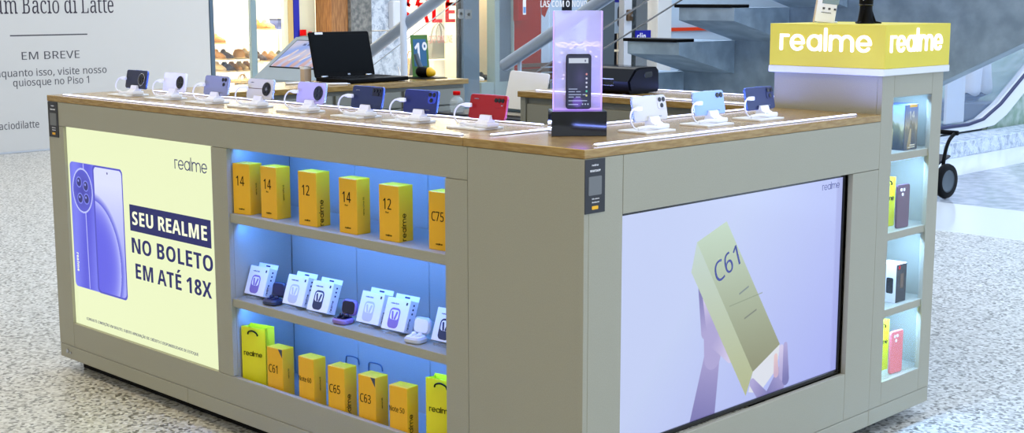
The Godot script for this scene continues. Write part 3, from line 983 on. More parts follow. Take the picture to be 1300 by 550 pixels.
	M.green_marble = tri_mat(noise_tex(FastNoiseLite.TYPE_SIMPLEX, 0.02, [[0.2, Color(0.50, 0.60, 0.52)], [0.8, Color(0.66, 0.72, 0.68)]], 256, 4, 22), Vector3(1, 1, 1), 0.3)
	M.showcase_glass = pane(Color(0.80, 0.90, 1.0), 0.02)
	M.showcase_glass.metallic_specular = 0.12
	M.glass = pane(Color(0.80, 0.88, 0.92), 0.03)

# ------------------------------------------------------------------ the scene
func _ready() -> void:
	rng.seed = 7
	# camera
	var cam := Camera3D.new()
	cam.name = "camera"
	add_child(cam)
	cam.position = Vector3(2.2269, 1.4739, 2.5289)
	cam.rotation = Vector3(deg_to_rad(-9.146), deg_to_rad(44.439), deg_to_rad(-0.036))
	cam.fov = 18.13
	cam.near = 0.05
	cam.far = 100.0
	cam.current = true
	# sky seen only through the glazed side of the hall
	var we := WorldEnvironment.new()
	we.name = "world"
	var env := Environment.new()
	env.background_mode = Environment.BG_COLOR
	env.background_color = Color(0.82, 0.90, 1.0)
	env.background_energy_multiplier = 2.85
	env.ambient_light_source = Environment.AMBIENT_SOURCE_DISABLED
	env.tonemap_mode = Environment.TONE_MAPPER_LINEAR
	env.tonemap_exposure = 1.0
	env.sdfgi_enabled = true
	env.ssao_enabled = true
	env.ssil_enabled = true
	we.environment = env
	add_child(we)
	make_materials()
	# ceiling panels of the hall: an area light under each glowing panel
	for ix in 4:
		for iz in 5:
			var p := Vector3(-8.0 + 4.6 * ix, 4.98, 5.5 - 4.4 * iz)
			if iz >= 2 and ix >= 1:
				continue
			var t := thing("ceiling_light", "square white light panel in the hall ceiling", "ceiling light", p, 0.0, "light panels in the hall ceiling")
			part(t, "frame", box(1.3, 0.03, 1.3, 0.004), M.aluminium, Vector3(0, 0.005, 0))
			part(t, "light_diffuser", box(1.2, 0.01, 1.2, 0.002), glow_panel(), Vector3(0, -0.014, 0))
			area("panel_lamp", p + Vector3(0, -0.03, 0), Vector3.DOWN, Vector2(1.2, 1.2), Color(1.0, 0.88, 0.50) if ix >= 1 else Color(1.0, 0.96, 0.88), 3.7 if ix >= 1 else 5.8, Vector3.RIGHT)
	build_shell()
	build_kiosk()
	build_goods()
	build_counter_things()
	build_stairs()
	build_shops()
	build_right_side()

func matte(c: Color, rough: float) -> StandardMaterial3D:
	var m := mat(c, rough)
	m.metallic_specular = 0.2
	return m

func glow_panel() -> StandardMaterial3D:
	if not M.has("panel_glow"):
		M.panel_glow = glow(Color(1.0, 0.95, 0.88), 1.5)
	return M.panel_glow

func build_shell() -> void:
	sslab("floor", Vector3(-10.38, -0.2, -5.52), Vector3(9, 0, 8), M.terrazzo, 0.001)
	sslab("floor", Vector3(-10.38, -0.2, -6.66), Vector3(9, 0, -5.52), M.floor_white, 0.001)
	sslab("floor", Vector3(-10.38, -0.2, -15.2), Vector3(-3.02, 0, -6.66), M.floor_white, 0.001)
	sslab("floor", Vector3(-3.02, -0.2, -24), Vector3(9, 0, -6.66), M.floor_grey, 0.001)
	sslab("floor", Vector3(-10.38, -0.2, -24), Vector3(-3.02, 0, -15.2), M.floor_dark, 0.001)
	# ceiling round an open atrium above the stair and the escalator
	sslab("ceiling", Vector3(-14, 5.0, -0.6), Vector3(9.2, 5.2, 8.2), M.white_paint, 0.001)
	sslab("ceiling", Vector3(-14, 5.0, -24.2), Vector3(-6.0, 5.2, -0.6), M.white_paint, 0.001)
	sslab("ceiling", Vector3(-6.0, 5.0, -24.2), Vector3(9.2, 5.2, -19.0), M.white_paint, 0.001)
	sslab("ceiling", Vector3(7.5, 5.0, -19.0), Vector3(9.2, 5.2, -0.6), M.white_paint, 0.001)
	sslab("wall_front", Vector3(-14, 0, 8), Vector3(9.2, 5, 8.2), M.white_paint, 0.001)
	sslab("wall_back", Vector3(-14, 0, -24.2), Vector3(9.2, 5, -24), M.white_paint, 0.001)
	# glazed right side: sill, head and piers with open daylight between them
	sslab("wall_right", Vector3(9, 0, -24), Vector3(9.2, 0.4, 8), M.white_paint, 0.001)
	sslab("wall_right_head", Vector3(9, 4.4, -24), Vector3(9.2, 5, 8), M.white_paint, 0.001)
	for k in 9:
		var z := -24.0 + 4.0 * k
		sslab("wall_right_pier", Vector3(9, 0.4, z - 0.2), Vector3(9.2, 4.4, z + 0.2), M.white_paint, 0.001)
	sslab("wall_left", Vector3(-14, 0, -24), Vector3(-13.8, 5, 8), M.white_paint, 0.001)

# ------------------------------------------------------------------ kiosk
func build_kiosk() -> void:
	var th := 0.018
	var lam: Material = M.laminate
	# front cabinet (long side)
	var c := thing("shelf_cabinet", "long off-white kiosk cabinet with lit display shelves", "cabinet", Vector3.ZERO)
	slab(c, "header_panel", Vector3(-2.806, 0.984, -th), Vector3(-0.424, 1.0755, 0), lam, 0.001)
	slab(c, "stile", Vector3(-2.806, 0.1045, -th), Vector3(-2.689, 0.9825, 0), lam, 0.001)
	slab(c, "bottom_rail", Vector3(-2.6875, 0.1045, -th), Vector3(-0.424, 0.202, 0), lam, 0.001)
	slab(c, "stile", Vector3(-1.669, 0.2035, -th), Vector3(-1.578, 0.9825, 0), lam, 0.001)
	slab(c, "stile", Vector3(-0.514, 0.2035, -th), Vector3(-0.424, 0.9825, 0), lam, 0.001)
	slab(c, "corner_panel", Vector3(-0.4225, 0.1045, -th), Vector3(0, 1.0755, 0), lam, 0.0012)
	for k in 3:
		slab(c, "plinth", Vector3(-2.806 + k * 0.9355, 0.048, -th), Vector3(-2.806 + (k + 1) * 0.9355 - 0.0015, 0.1025, 0), lam, 0.002)
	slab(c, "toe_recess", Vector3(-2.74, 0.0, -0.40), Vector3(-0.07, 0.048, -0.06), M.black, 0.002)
	slab(c, "end_panel", Vector3(-2.806, 0.048, -0.44), Vector3(-2.788, 1.0755, -th - 0.001), lam, 0.001)
	slab(c, "rear_panel", Vector3(-2.40, 0.048, -0.44), Vector3(-0.44, 1.0755, -0.422), lam, 0.001)
	part(c, "cam_lock", drum(0.009, 0.004, 18), M.steel, Vector3(-2.745, 0.079, 0.002))
	part(c, "cam_lock", drum(0.005, 0.004, 12), M.steel, Vector3(-2.72, 0.075, 0.002))
	# niche with shelves
	var nz := -0.255
	for k in 3:
		var x0: float = [-1.578, -1.222, -0.865][k]
		var x1: float = [-1.2235, -0.8665, -0.514][k]
		slab(c, "back_board", Vector3(x0, 0.15, nz - 0.012), Vector3(x1, 0.998, nz), lam, 0.0025)
	slab(c, "niche_side", Vector3(-1.594, 0.15, nz), Vector3(-1.578, 0.998, -th - 0.0005), lam, 0.001)
	slab(c, "niche_side", Vector3(-0.514, 0.15, nz), Vector3(-0.498, 0.998, -th - 0.0005), lam, 0.001)
	slab(c, "niche_top", Vector3(-1.594, 0.999, nz - 0.012), Vector3(-0.498, 1.015, -th - 0.0005), lam, 0.001)
	slab(c, "niche_floor", Vector3(-1.594, 0.149, nz - 0.012), Vector3(-0.498, 0.165, -th - 0.0005), lam, 0.001)
	slab(c, "shelf_board", Vector3(-1.577, 0.734, nz + 0.001), Vector3(-0.515, 0.765, -0.006), lam, 0.0012)
	slab(c, "shelf_board", Vector3(-1.577, 0.446, nz + 0.001), Vector3(-0.515, 0.475, -0.006), lam, 0.0012)
	var hole := 0
	for x in [-1.285, -1.165]:
		part(c, "cable_clip", tube(smooth_path([Vector3(x, 0.235, nz + 0.003), Vector3(x, 0.275, nz + 0.003), Vector3(x + 0.012, 0.285, nz + 0.003), Vector3(x + 0.06, 0.285, nz + 0.003), Vector3(x + 0.07, 0.265, nz + 0.003)], 4), 0.002, 6), M.blue_grey)
		hole += 1
	for y in [0.9985, 0.7335, 0.4455]:
		part(c, "shelf_light", box(1.03, 0.005, 0.012, 0.001), M.shelf_led, Vector3(-1.046, y - 0.003, -0.035))
		area("shelf_lamp", Vector3(-1.046, y - 0.009, -0.035), Vector3(0, -0.6, -0.8), Vector2(1.03, 0.01), Color(0.24, 0.51, 1.0), 0.52, Vector3.FORWARD)
	# light box
	var l := thing("light_box", "backlit yellow advertising panel with a violet phone and blue lettering", "advert panel", Vector3.ZERO)
	slab(l, "tray", Vector3(-2.6885, 0.2025, -0.09), Vector3(-1.6695, 0.9825, -0.02), M.white_paint, 0.001)
	part(l, "light_panel", flat_quad(1.0175, 0.7795), picture(poster_image(), 1.0), Vector3(-2.179, 0.5925, -0.012))
	area("light_box_lamp", Vector3(-2.179, 0.5925, -0.009), Vector3(0, 0, 1), Vector2(1.0, 0.76), Color(1.0, 1.0, 0.78), 0.12)
	M.print_navy = glow(Color(0.10, 0.13, 0.48), 0.5)
	M.print_navy.albedo_color = Color(0.04, 0.05, 0.22)
	M.print_pale = glow(Color(0.93, 0.96, 0.80), 0.95)
	brand(l, "brand_mark", 0.034, 0.11, M.print_navy, Vector3(-1.804, 0.885, -0.0115))
	slab(l, "text_band", Vector3(-2.236, 0.628, -0.0118), Vector3(-1.703, 0.726, -0.0108), M.print_navy, 0.0003)
	text(l, "headline", "SEU REALME", 0.050, M.print_pale, Vector3(-1.972, 0.676, -0.0103), Vector3.ZERO, true, false, HORIZONTAL_ALIGNMENT_CENTER, 1.2)
	text(l, "headline", "NO BOLETO", 0.056, M.print_navy, Vector3(-1.966, 0.573, -0.0113), Vector3.ZERO, true, false, HORIZONTAL_ALIGNMENT_CENTER, 1.25)
	text(l, "headline", "EM ATÉ 18X", 0.056, M.print_navy, Vector3(-1.966, 0.478, -0.0113), Vector3.ZERO, true, false, HORIZONTAL_ALIGNMENT_CENTER, 1.18)
	text(l, "small_print", "CONSULTE CONDIÇÕES VIA BOLETO, SUJEITO APROVAÇÃO DE CRÉDITO E DISPONIBILIDADE DE ESTOQUE", 0.0098, M.print_navy, Vector3(-2.205, 0.234, -0.0113), Vector3.ZERO, false, false, HORIZONTAL_ALIGNMENT_CENTER, 1.22)
	text(l, "small_mark", "realme", 0.016, M.print_pale, Vector3(-2.645, 0.455, -0.0113), Vector3(0, 0, -PI / 2), true)
	# end cabinet (short side with the television)
	var e := thing("screen_cabinet", "off-white kiosk cabinet holding the large television", "cabinet", Vector3.ZERO)
	slab(e, "corner_stile", Vector3(-th, 0.1045, -0.1515), Vector3(0, 1.0755, -th - 0.0005), lam, 0.0012)
	slab(e, "header_panel", Vector3(-th, 0.921, -1.4535), Vector3(0, 1.0755, -0.153), lam, 0.001)
	slab(e, "stile", Vector3(-th, 0.1045, -1.4535), Vector3(0, 0.9195, -1.2935), lam, 0.001)
	slab(e, "bottom_rail", Vector3(-th, 0.1045, -1.2925), Vector3(0, 0.262, -0.153), lam, 0.0015)
	for k in 2:
		slab(e, "plinth", Vector3(-th, 0.048, -0.019 - (k + 1) * 0.717), Vector3(0, 0.1025, -0.0195 - k * 0.717), lam, 0.002)
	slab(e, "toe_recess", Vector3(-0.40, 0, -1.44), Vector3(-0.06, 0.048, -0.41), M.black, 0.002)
	slab(e, "rear_panel", Vector3(-0.44, 0.048, -1.4535), Vector3(-0.422, 1.0755, -0.4405), lam, 0.001)
	# television
	var tv := thing("television", "large flat television showing hands holding a C61 phone box", "television", Vector3.ZERO)
	slab(tv, "housing", Vector3(-0.085, 0.2625, -1.2925), Vector3(-0.03, 0.9205, -0.1535), M.black, 0.003)
	for b in [[Vector3(-0.03, 0.2625, -0.163), Vector3(-0.022, 0.9205, -0.1535)], [Vector3(-0.03, 0.2625, -1.2925), Vector3(-0.022, 0.9205, -1.280)], [Vector3(-0.03, 0.2625, -1.2795), Vector3(-0.022, 0.276, -0.1635)], [Vector3(-0.03, 0.910, -1.2795), Vector3(-0.022, 0.9205, -0.1635)]]:
		slab(tv, "bezel", b[0], b[1], M.gloss_black, 0.001)
	var scr := picture(tv_image(), 0.86, true, 0.12)
	part(tv, "screen", flat_quad(1.1165, 0.634), scr, Vector3(-0.0285, 0.593, -0.7215), Vector3(0, PI / 2, 0))
	M.tv_ink = mat(Color(0.22, 0.25, 0.55), 0.4)
	brand(tv, "screen_brand", 0.017, 0.11, M.tv_ink, Vector3(-0.028, 0.877, -1.215), Vector3(0, PI / 2, 0), 0.0003)
	text(tv, "screen_text", "C61", 0.060, M.tv_ink, Vector3(-0.0278, 0.713, -0.665), Vector3(0, PI / 2, deg_to_rad(22)), false, false, HORIZONTAL_ALIGNMENT_CENTER, 1.0, 0.0003)
	area("screen_lamp", Vector3(-0.02, 0.593, -0.7215), Vector3(1, 0, 0), Vector2(1.1, 0.62), Color(0.82, 0.85, 1.0), 0.15)
	# wooden tops
	var w := thing("worktop", "pale oak counter top running round the kiosk", "counter top", Vector3.ZERO)
	slab(w, "front_board", Vector3(-2.8065, 1.0765, -0.44), Vector3(-0.4405, 1.1, 0.0005), M.oak, 0.0015)
	slab(w, "side_board", Vector3(-0.44, 1.0765, -1.4525), Vector3(0.0005, 1.1, 0.0005), M.oak, 0.0015)
	slab(w, "side_board", Vector3(-2.8065, 1.0765, -1.90), Vector3(-2.40, 1.1, -0.4405), M.oak, 0.0015)
	# counter on the far end with drawers
	var g := thing("drawer_cabinet", "grey kiosk side cabinet under the open black laptop", "cabinet", Vector3.ZERO)
	slab(g, "carcass", Vector3(-2.8065, 0.048, -1.895), Vector3(-2.43, 1.0755, -0.4415), M.panel_grey, 0.002)
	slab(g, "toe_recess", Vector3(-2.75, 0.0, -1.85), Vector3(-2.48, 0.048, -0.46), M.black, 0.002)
	for d in [[-0.46, -0.60], [-0.62, -1.10], [-1.12, -1.49], [-1.51, -1.885]]:
		for y in [[0.985, 1.058], [0.70, 0.978], [0.40, 0.693], [0.06, 0.393]]:
			slab(g, "drawer_front", Vector3(-2.43, y[0], d[1]), Vector3(-2.412, y[1], d[0]), M.panel_grey, 0.002)
	# rear counter
	var r := thing("rear_counter", "grey rear counter with oak top under the printer", "counter", Vector3.ZERO)
	slab(r, "oak_top", Vector3(-1.635, 1.0765, -1.885), Vector3(-0.435, 1.1, -1.4405), M.oak, 0.0015)
	slab(r, "carcass", Vector3(-1.63, 0.048, -1.88), Vector3(-0.445, 1.0755, -1.472), M.panel_grey, 0.002)
	slab(r, "side_stile", Vector3(-1.63, 0.048, -1.472), Vector3(-1.602, 1.0755, -1.452), M.panel_grey, 0.002)
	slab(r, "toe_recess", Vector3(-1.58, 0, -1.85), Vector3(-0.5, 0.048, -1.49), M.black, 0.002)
	for d in [[-1.597, -1.205], [-1.20, -0.81], [-0.805, -0.45]]:
		for y in [[0.965, 1.05], [0.06, 0.955]]:
			slab(r, "drawer_front", Vector3(d[0], y[0], -1.472), Vector3(d[1], y[1], -1.456), M.panel_grey, 0.002)
	# light strips
	led_strip("light strip along the outer edge of the long counter", Vector3(-2.728, 1.1, -0.032), Vector3(-0.477, 1.1, -0.032))
	led_strip("light strip along the inner edge of the long counter", Vector3(-2.68, 1.1, -0.398), Vector3(-0.514, 1.1, -0.398))
	led_strip("light strip along the outer edge above the television", Vector3(-0.040, 1.1, -0.085), Vector3(-0.040, 1.1, -1.36))
	led_strip("light strip along the inner edge behind the acrylic display", Vector3(-0.412, 1.1, -0.08), Vector3(-0.412, 1.1, -1.37))
	led_strip("light strip along the front edge of the rear counter", Vector3(-1.575, 1.1, -1.49), Vector3(-0.47, 1.1, -1.49))
	led_strip("light strip along the far edge of the rear counter", Vector3(-1.27, 1.1, -1.855), Vector3(-0.47, 1.1, -1.855))
	# tower
	var t := thing("display_tower", "tall off-white showcase tower with four lit compartments", "display cabinet", Vector3.ZERO)
	slab(t, "stile", Vector3(-th, 0.1045, -1.5315), Vector3(0, 1.223, -1.4545), lam, 0.001)
	slab(t, "stile", Vector3(-th, 0.1045, -1.866), Vector3(0, 1.223, -1.791), lam, 0.001)
	slab(t, "top_rail", Vector3(-th, 1.150, -1.790), Vector3(0, 1.223, -1.5325), lam, 0.001)
	slab(t, "bottom_rail", Vector3(-th, 0.1045, -1.790), Vector3(0, 0.184, -1.5325), lam, 0.001)
	slab(t, "plinth", Vector3(-th, 0.048, -1.866), Vector3(0, 0.1025, -1.4545), lam, 0.002)
	slab(t, "front_side", Vector3(-0.413, 0.048, -1.4715), Vector3(-th - 0.0005, 1.223, -1.4545), lam, 0.001)
	slab(t, "far_side", Vector3(-0.413, 0.048, -1.866), Vector3(-th - 0.0005, 1.223, -1.849), lam, 0.001)
	slab(t, "rear_side", Vector3(-0.413, 0.048, -1.8485), Vector3(-0.396, 1.223, -1.472), lam, 0.001)
	slab(t, "niche_back", Vector3(-0.30, 0.17, -1.8485), Vector3(-0.288, 1.16, -1.472), lam, 0.001)
	slab(t, "niche_floor", Vector3(-0.30, 0.168, -1.8485), Vector3(-th - 0.0005, 0.184, -1.472), lam, 0.001)
	slab(t, "niche_top", Vector3(-0.30, 1.152, -1.8485), Vector3(-th - 0.0005, 1.168, -1.472), lam, 0.001)
	for y in [0.963, 0.696, 0.433]:
		slab(t, "shelf_board", Vector3(-0.288, y - 0.026, -1.8485), Vector3(-0.006, y, -1.472), lam, 0.001)
	for y in [1.152, 0.937, 0.67, 0.407]:
		part(t, "shelf_light", box(0.012, 0.005, 0.25, 0.001), M.shelf_led, Vector3(-0.03, y - 0.003, -1.66))
		area("tower_lamp", Vector3(-0.03, y - 0.009, -1.66), Vector3(-0.6, -0.8, 0), Vector2(0.01, 0.25), Color(0.58, 0.77, 1.0), 0.28, Vector3.FORWARD)
	part(t, "glass_pane", box(0.004, 0.966, 0.258, 0.0005), M.showcase_glass, Vector3(-0.012, 0.667, -1.661))
	# sign on the tower
	var h := thing("brand_sign", "yellow illuminated brand sign box on top of the tower", "sign", Vector3.ZERO)
	slab(h, "ledge", Vector3(-0.430, 1.2235, -1.885), Vector3(0.012, 1.246, -1.4405), M.white_paint, 0.002)
	slab(h, "sign_box", Vector3(-0.428, 1.2465, -1.882), Vector3(0.010, 1.388, -1.4435), M.sign_yellow, 0.001)
	brand(h, "sign_letters", 0.0565, 0.19, M.sign_white, Vector3(-0.200, 1.2975, -1.443), Vector3.ZERO, 0.006)
	brand(h, "sign_letters", 0.0565, 0.19, M.sign_white, Vector3(0.0105, 1.2975, -1.656), Vector3(0, PI / 2, 0), 0.006)
	# small black cards
	for k in 2:
		var q := thing("info_card", ["black information card on the corner beside the television", "black information card on the far corner beside the light box"][k], "card", [Vector3(0.0002, 1.0055, -0.0395), Vector3(-2.7605, 1.0065, 0.0002)][k], [PI / 2, 0.0][k])
		part(q, "card", plate(0.077, 0.138, 0.002, 0.001, 0.0003, 2), M.navy_black, Vector3(0, 0, 0.001))
		text(q, "heading", "WHATSAPP", 0.0055, M.carton_white, Vector3(0, 0.039, 0.0022), Vector3.ZERO, true)
		brand(q, "brand_mark", 0.004, 0.2, M.carton_white, Vector3(0, 0.051, 0.002), Vector3.ZERO, 0.0004)
		part(q, "pale_square", plate(0.05, 0.048, 0.0008, 0.003, 0.0002, 3), M.card_grey, Vector3(0, 0.001, 0.0022))
		text(q, "small_print", "Fale conosco", 0.0035, M.carton_white, Vector3(0.002, -0.032, 0.0022))
		text(q, "small_print", "Atendimento", 0.0035, M.carton_white, Vector3(0.002, -0.041, 0.0022))
		part(q, "button", plate(0.024, 0.009, 0.0008, 0.002, 0.0002, 3), M.box_yellow, Vector3(0, -0.055, 0.0022))

# ------------------------------------------------------------------ goods on the shelves
func build_goods() -> void:
	var y := 0.765
	phone_box("phone_box", "yellow phone box marked 14 standing turned against the left end of the top shelf", Vector3(-1.492, y, -0.030), 10, 0.078, 0.169, 0.058, "14", "", "realme 14 5G")
	phone_box("phone_box", "yellow phone box marked 14 second from the light box on the top shelf", Vector3(-1.354, y, -0.037), 3, 0.081, 0.170, 0.058, "14", "Pro", "realme 14 Pro 5G")
	phone_box("phone_box", "yellow phone box marked 12 with large side lettering between two boxes marked 14", Vector3(-1.144, y, -0.037), 5, 0.084, 0.172, 0.058, "12")
	phone_box("phone_box", "yellow phone box marked 14 between two boxes marked 12", Vector3(-0.943, y, -0.035), 3, 0.081, 0.170, 0.055, "14", "Pro+", "realme 14 Pro+ 5G")
	phone_box("phone_box", "yellow phone box marked 12 beside the box marked C75", Vector3(-0.752, y, -0.037), 3, 0.085, 0.167, 0.058, "12", "Pro+")
	phone_box("phone_box", "yellow phone box marked C75 at the end of the top shelf", Vector3(-0.535, y, -0.040), 4, 0.085, 0.168, 0.058, "C75", "", "realme C75", true)
	y = 0.1655
	phone_box("phone_box", "yellow phone box marked C61 beside the yellow bag", Vector3(-1.338, y, -0.030), 5, 0.077, 0.170, 0.05, "C61", "", "realme C61", true)
	phone_box("phone_box", "yellow phone box marked Note 60 between the C61 and C65 boxes", Vector3(-1.166, y, -0.026), 3, 0.075, 0.170, 0.052, "Note 60", "", "realme Note 60")
	phone_box("phone_box", "yellow phone box marked C65 on the lowest shelf", Vector3(-1.010, y, -0.026), 6, 0.074, 0.170, 0.055, "C65")
	phone_box("phone_box", "yellow phone box marked C63 on the lowest shelf", Vector3(-0.860, y, -0.026), 4, 0.076, 0.170, 0.055, "C63", "", "realme C63", true)
	phone_box("phone_box", "yellow phone box marked Note 50 next to the C63 box", Vector3(-0.712, y, -0.024), 6, 0.073, 0.168, 0.05, "Note 50")
	gift_bag("yellow paper carrier bag in the corner of the lowest shelf beside the C61 box", Vector3(-1.462, y, -0.052), 12, 0.108, 0.212, 0.045)
	gift_bag("yellow paper carrier bag beside the Note 50 box", Vector3(-0.533, y, -0.060), 12, 0.112, 0.215, 0.045)
	var violet := Color(0.52, 0.44, 0.72)
	var dark := Color(0.16, 0.20, 0.32)
	var white := Color(0.76, 0.77, 0.80)
	for c in [violet, dark, white]:
		M["print_" + str(c.to_rgba32())] = mat(c, 0.45)
	y = 0.4755
	earbud_box("white earbud box with violet print next to the dark open case", Vector3(-1.570, y, -0.040), violet)
	earbud_box("white earbud box with pale print beside the dark open case", Vector3(-1.355, y, -0.040), white)
	earbud_box("white earbud box with dark blue print between pale print box and violet case", Vector3(-1.222, y, -0.038), dark)
	earbud_box("white earbud box with pale print beside the violet open case", Vector3(-0.985, y, -0.048), white)
	earbud_box("white earbud box with violet print beside the white open case", Vector3(-0.862, y, -0.045), violet)
	earbud_box("white earbud box with dark blue print beside the white open case at the shelf end", Vector3(-0.648, y, -0.055), dark)
	earbud_case("open dark blue earbud case on the middle shelf", Vector3(-1.402, y, -0.045), M.sticker, M.ink_blue)
	earbud_case("open violet earbud case on the middle shelf", Vector3(-1.030, y, -0.042), M["print_" + str(violet.to_rgba32())], M.lens_blue)
	earbud_case("open white earbud case on the middle shelf", Vector3(-0.690, y, -0.042), M["print_" + str(white.to_rgba32())], M.carton_white)
	# tower contents
	var b := thing("picture_box", "dark phone box with a landscape picture in the top tower compartment", "box", Vector3(-0.068, 0.963, -1.704), 0.0)
	var face := picture(landscape_image(), 1.0, false, 0.35)
	part(b, "carton", box(0.085, 0.155, 0.09, 0.001), M.sticker, Vector3(0, 0.0775, 0))
	part(b, "picture_panel", flat_quad(0.083, 0.150), face, Vector3(0, 0.0775, 0.0453))
	part(b, "picture_panel", flat_quad(0.088, 0.150), face, Vector3(0.0428, 0.0775, 0), Vector3(0, PI / 2, 0))
	text(b, "model_number", "14", 0.024, M.pale_print, Vector3(0.0432, 0.118, 0.0), Vector3(0, PI / 2, 0))
	part(b, "yellow_strip", box(0.0008, 0.009, 0.05, 0.0002), M.box_yellow, Vector3(0.0434, 0.149, -0.01))
	part(b, "small_print", box(0.0006, 0.004, 0.035, 0.0001), M.pale_print, Vector3(0.0434, 0.016, -0.01))
	part(b, "small_print", box(0.0006, 0.003, 0.045, 0.0001), M.pale_print, Vector3(0.0434, 0.009, -0.005))
	gift_bag("small yellow bag behind the purple phone in the tower", Vector3(-0.072, 0.6965, -1.700), 86, 0.09, 0.17, 0.03)
	gift_bag("small yellow bag behind the pink phone in the tower", Vector3(-0.072, 0.1845, -1.700), 86, 0.09, 0.18, 0.03)
	for k in 2:
		var yb: float = [0.6965, 0.1845][k]
		var t := thing("smartphone", ["purple brown phone standing upright in the tower", "pink phone standing upright in the tower"][k], "phone", Vector3(-0.032, yb, -1.679), deg_to_rad(86))
		var m: Material = [M.phone_plum, M.phone_pink][k]
		part(t, "frame", plate(0.074, 0.150, 0.008, 0.009, 0.001), m, Vector3(0, 0.075, 0))
		part(t, "back_cover", plate(0.072, 0.148, 0.001, 0.0085, 0.0004), m, Vector3(0, 0.075, 0.0042))
		part(t, "screen", plate(0.071, 0.147, 0.001, 0.0085, 0.0004), M.screen_black, Vector3(0, 0.075, -0.0042))
		for q in [Vector2(-0.016, 0.132), Vector2(0.0, 0.132), Vector2(-0.008, 0.116)]:
			part(t, "lens", drum(0.0058, 0.002, 14), M.carton_white, Vector3(q.x, q.y, 0.0052))
		var s := thing("phone_easel", ["clear acrylic easel behind the purple phone in the tower", "clear acrylic easel behind the pink phone in the tower"][k], "display stand", Vector3(-0.20, yb, -1.78), deg_to_rad(86))
		part(s, "upright", box(0.07, 0.12, 0.003, 0.0006), M.acrylic, Vector3(0, 0.061, 0))
		part(s, "foot", box(0.07, 0.003, 0.06, 0.0006), M.acrylic, Vector3(0, 0.0015, 0.03))
	var p := thing("picture_box", "white box with dark printed side in the third tower compartment", "box", Vector3(-0.066, 0.4335, -1.693), 0.0)
	part(p, "carton", box(0.070, 0.135, 0.071, 0.001), M.carton_white, Vector3(0, 0.0675, 0))
	part(p, "dark_side", box(0.001, 0.133, 0.069, 0.0002), M.navy_black, Vector3(0.0352, 0.0675, 0))
	part(p, "red_label", box(0.001, 0.012, 0.010, 0.0002), M.red_bright, Vector3(0.0358, 0.123, 0.015))
	part(p, "printed_phone", box(0.001, 0.05, 0.022, 0.0002), M.bronze, Vector3(0.0358, 0.075, -0.004))
	part(p, "printed_phone", plate(0.026, 0.055, 0.0008, 0.005, 0.0002, 3), M.navy_black, Vector3(0.012, 0.06, 0.0358))

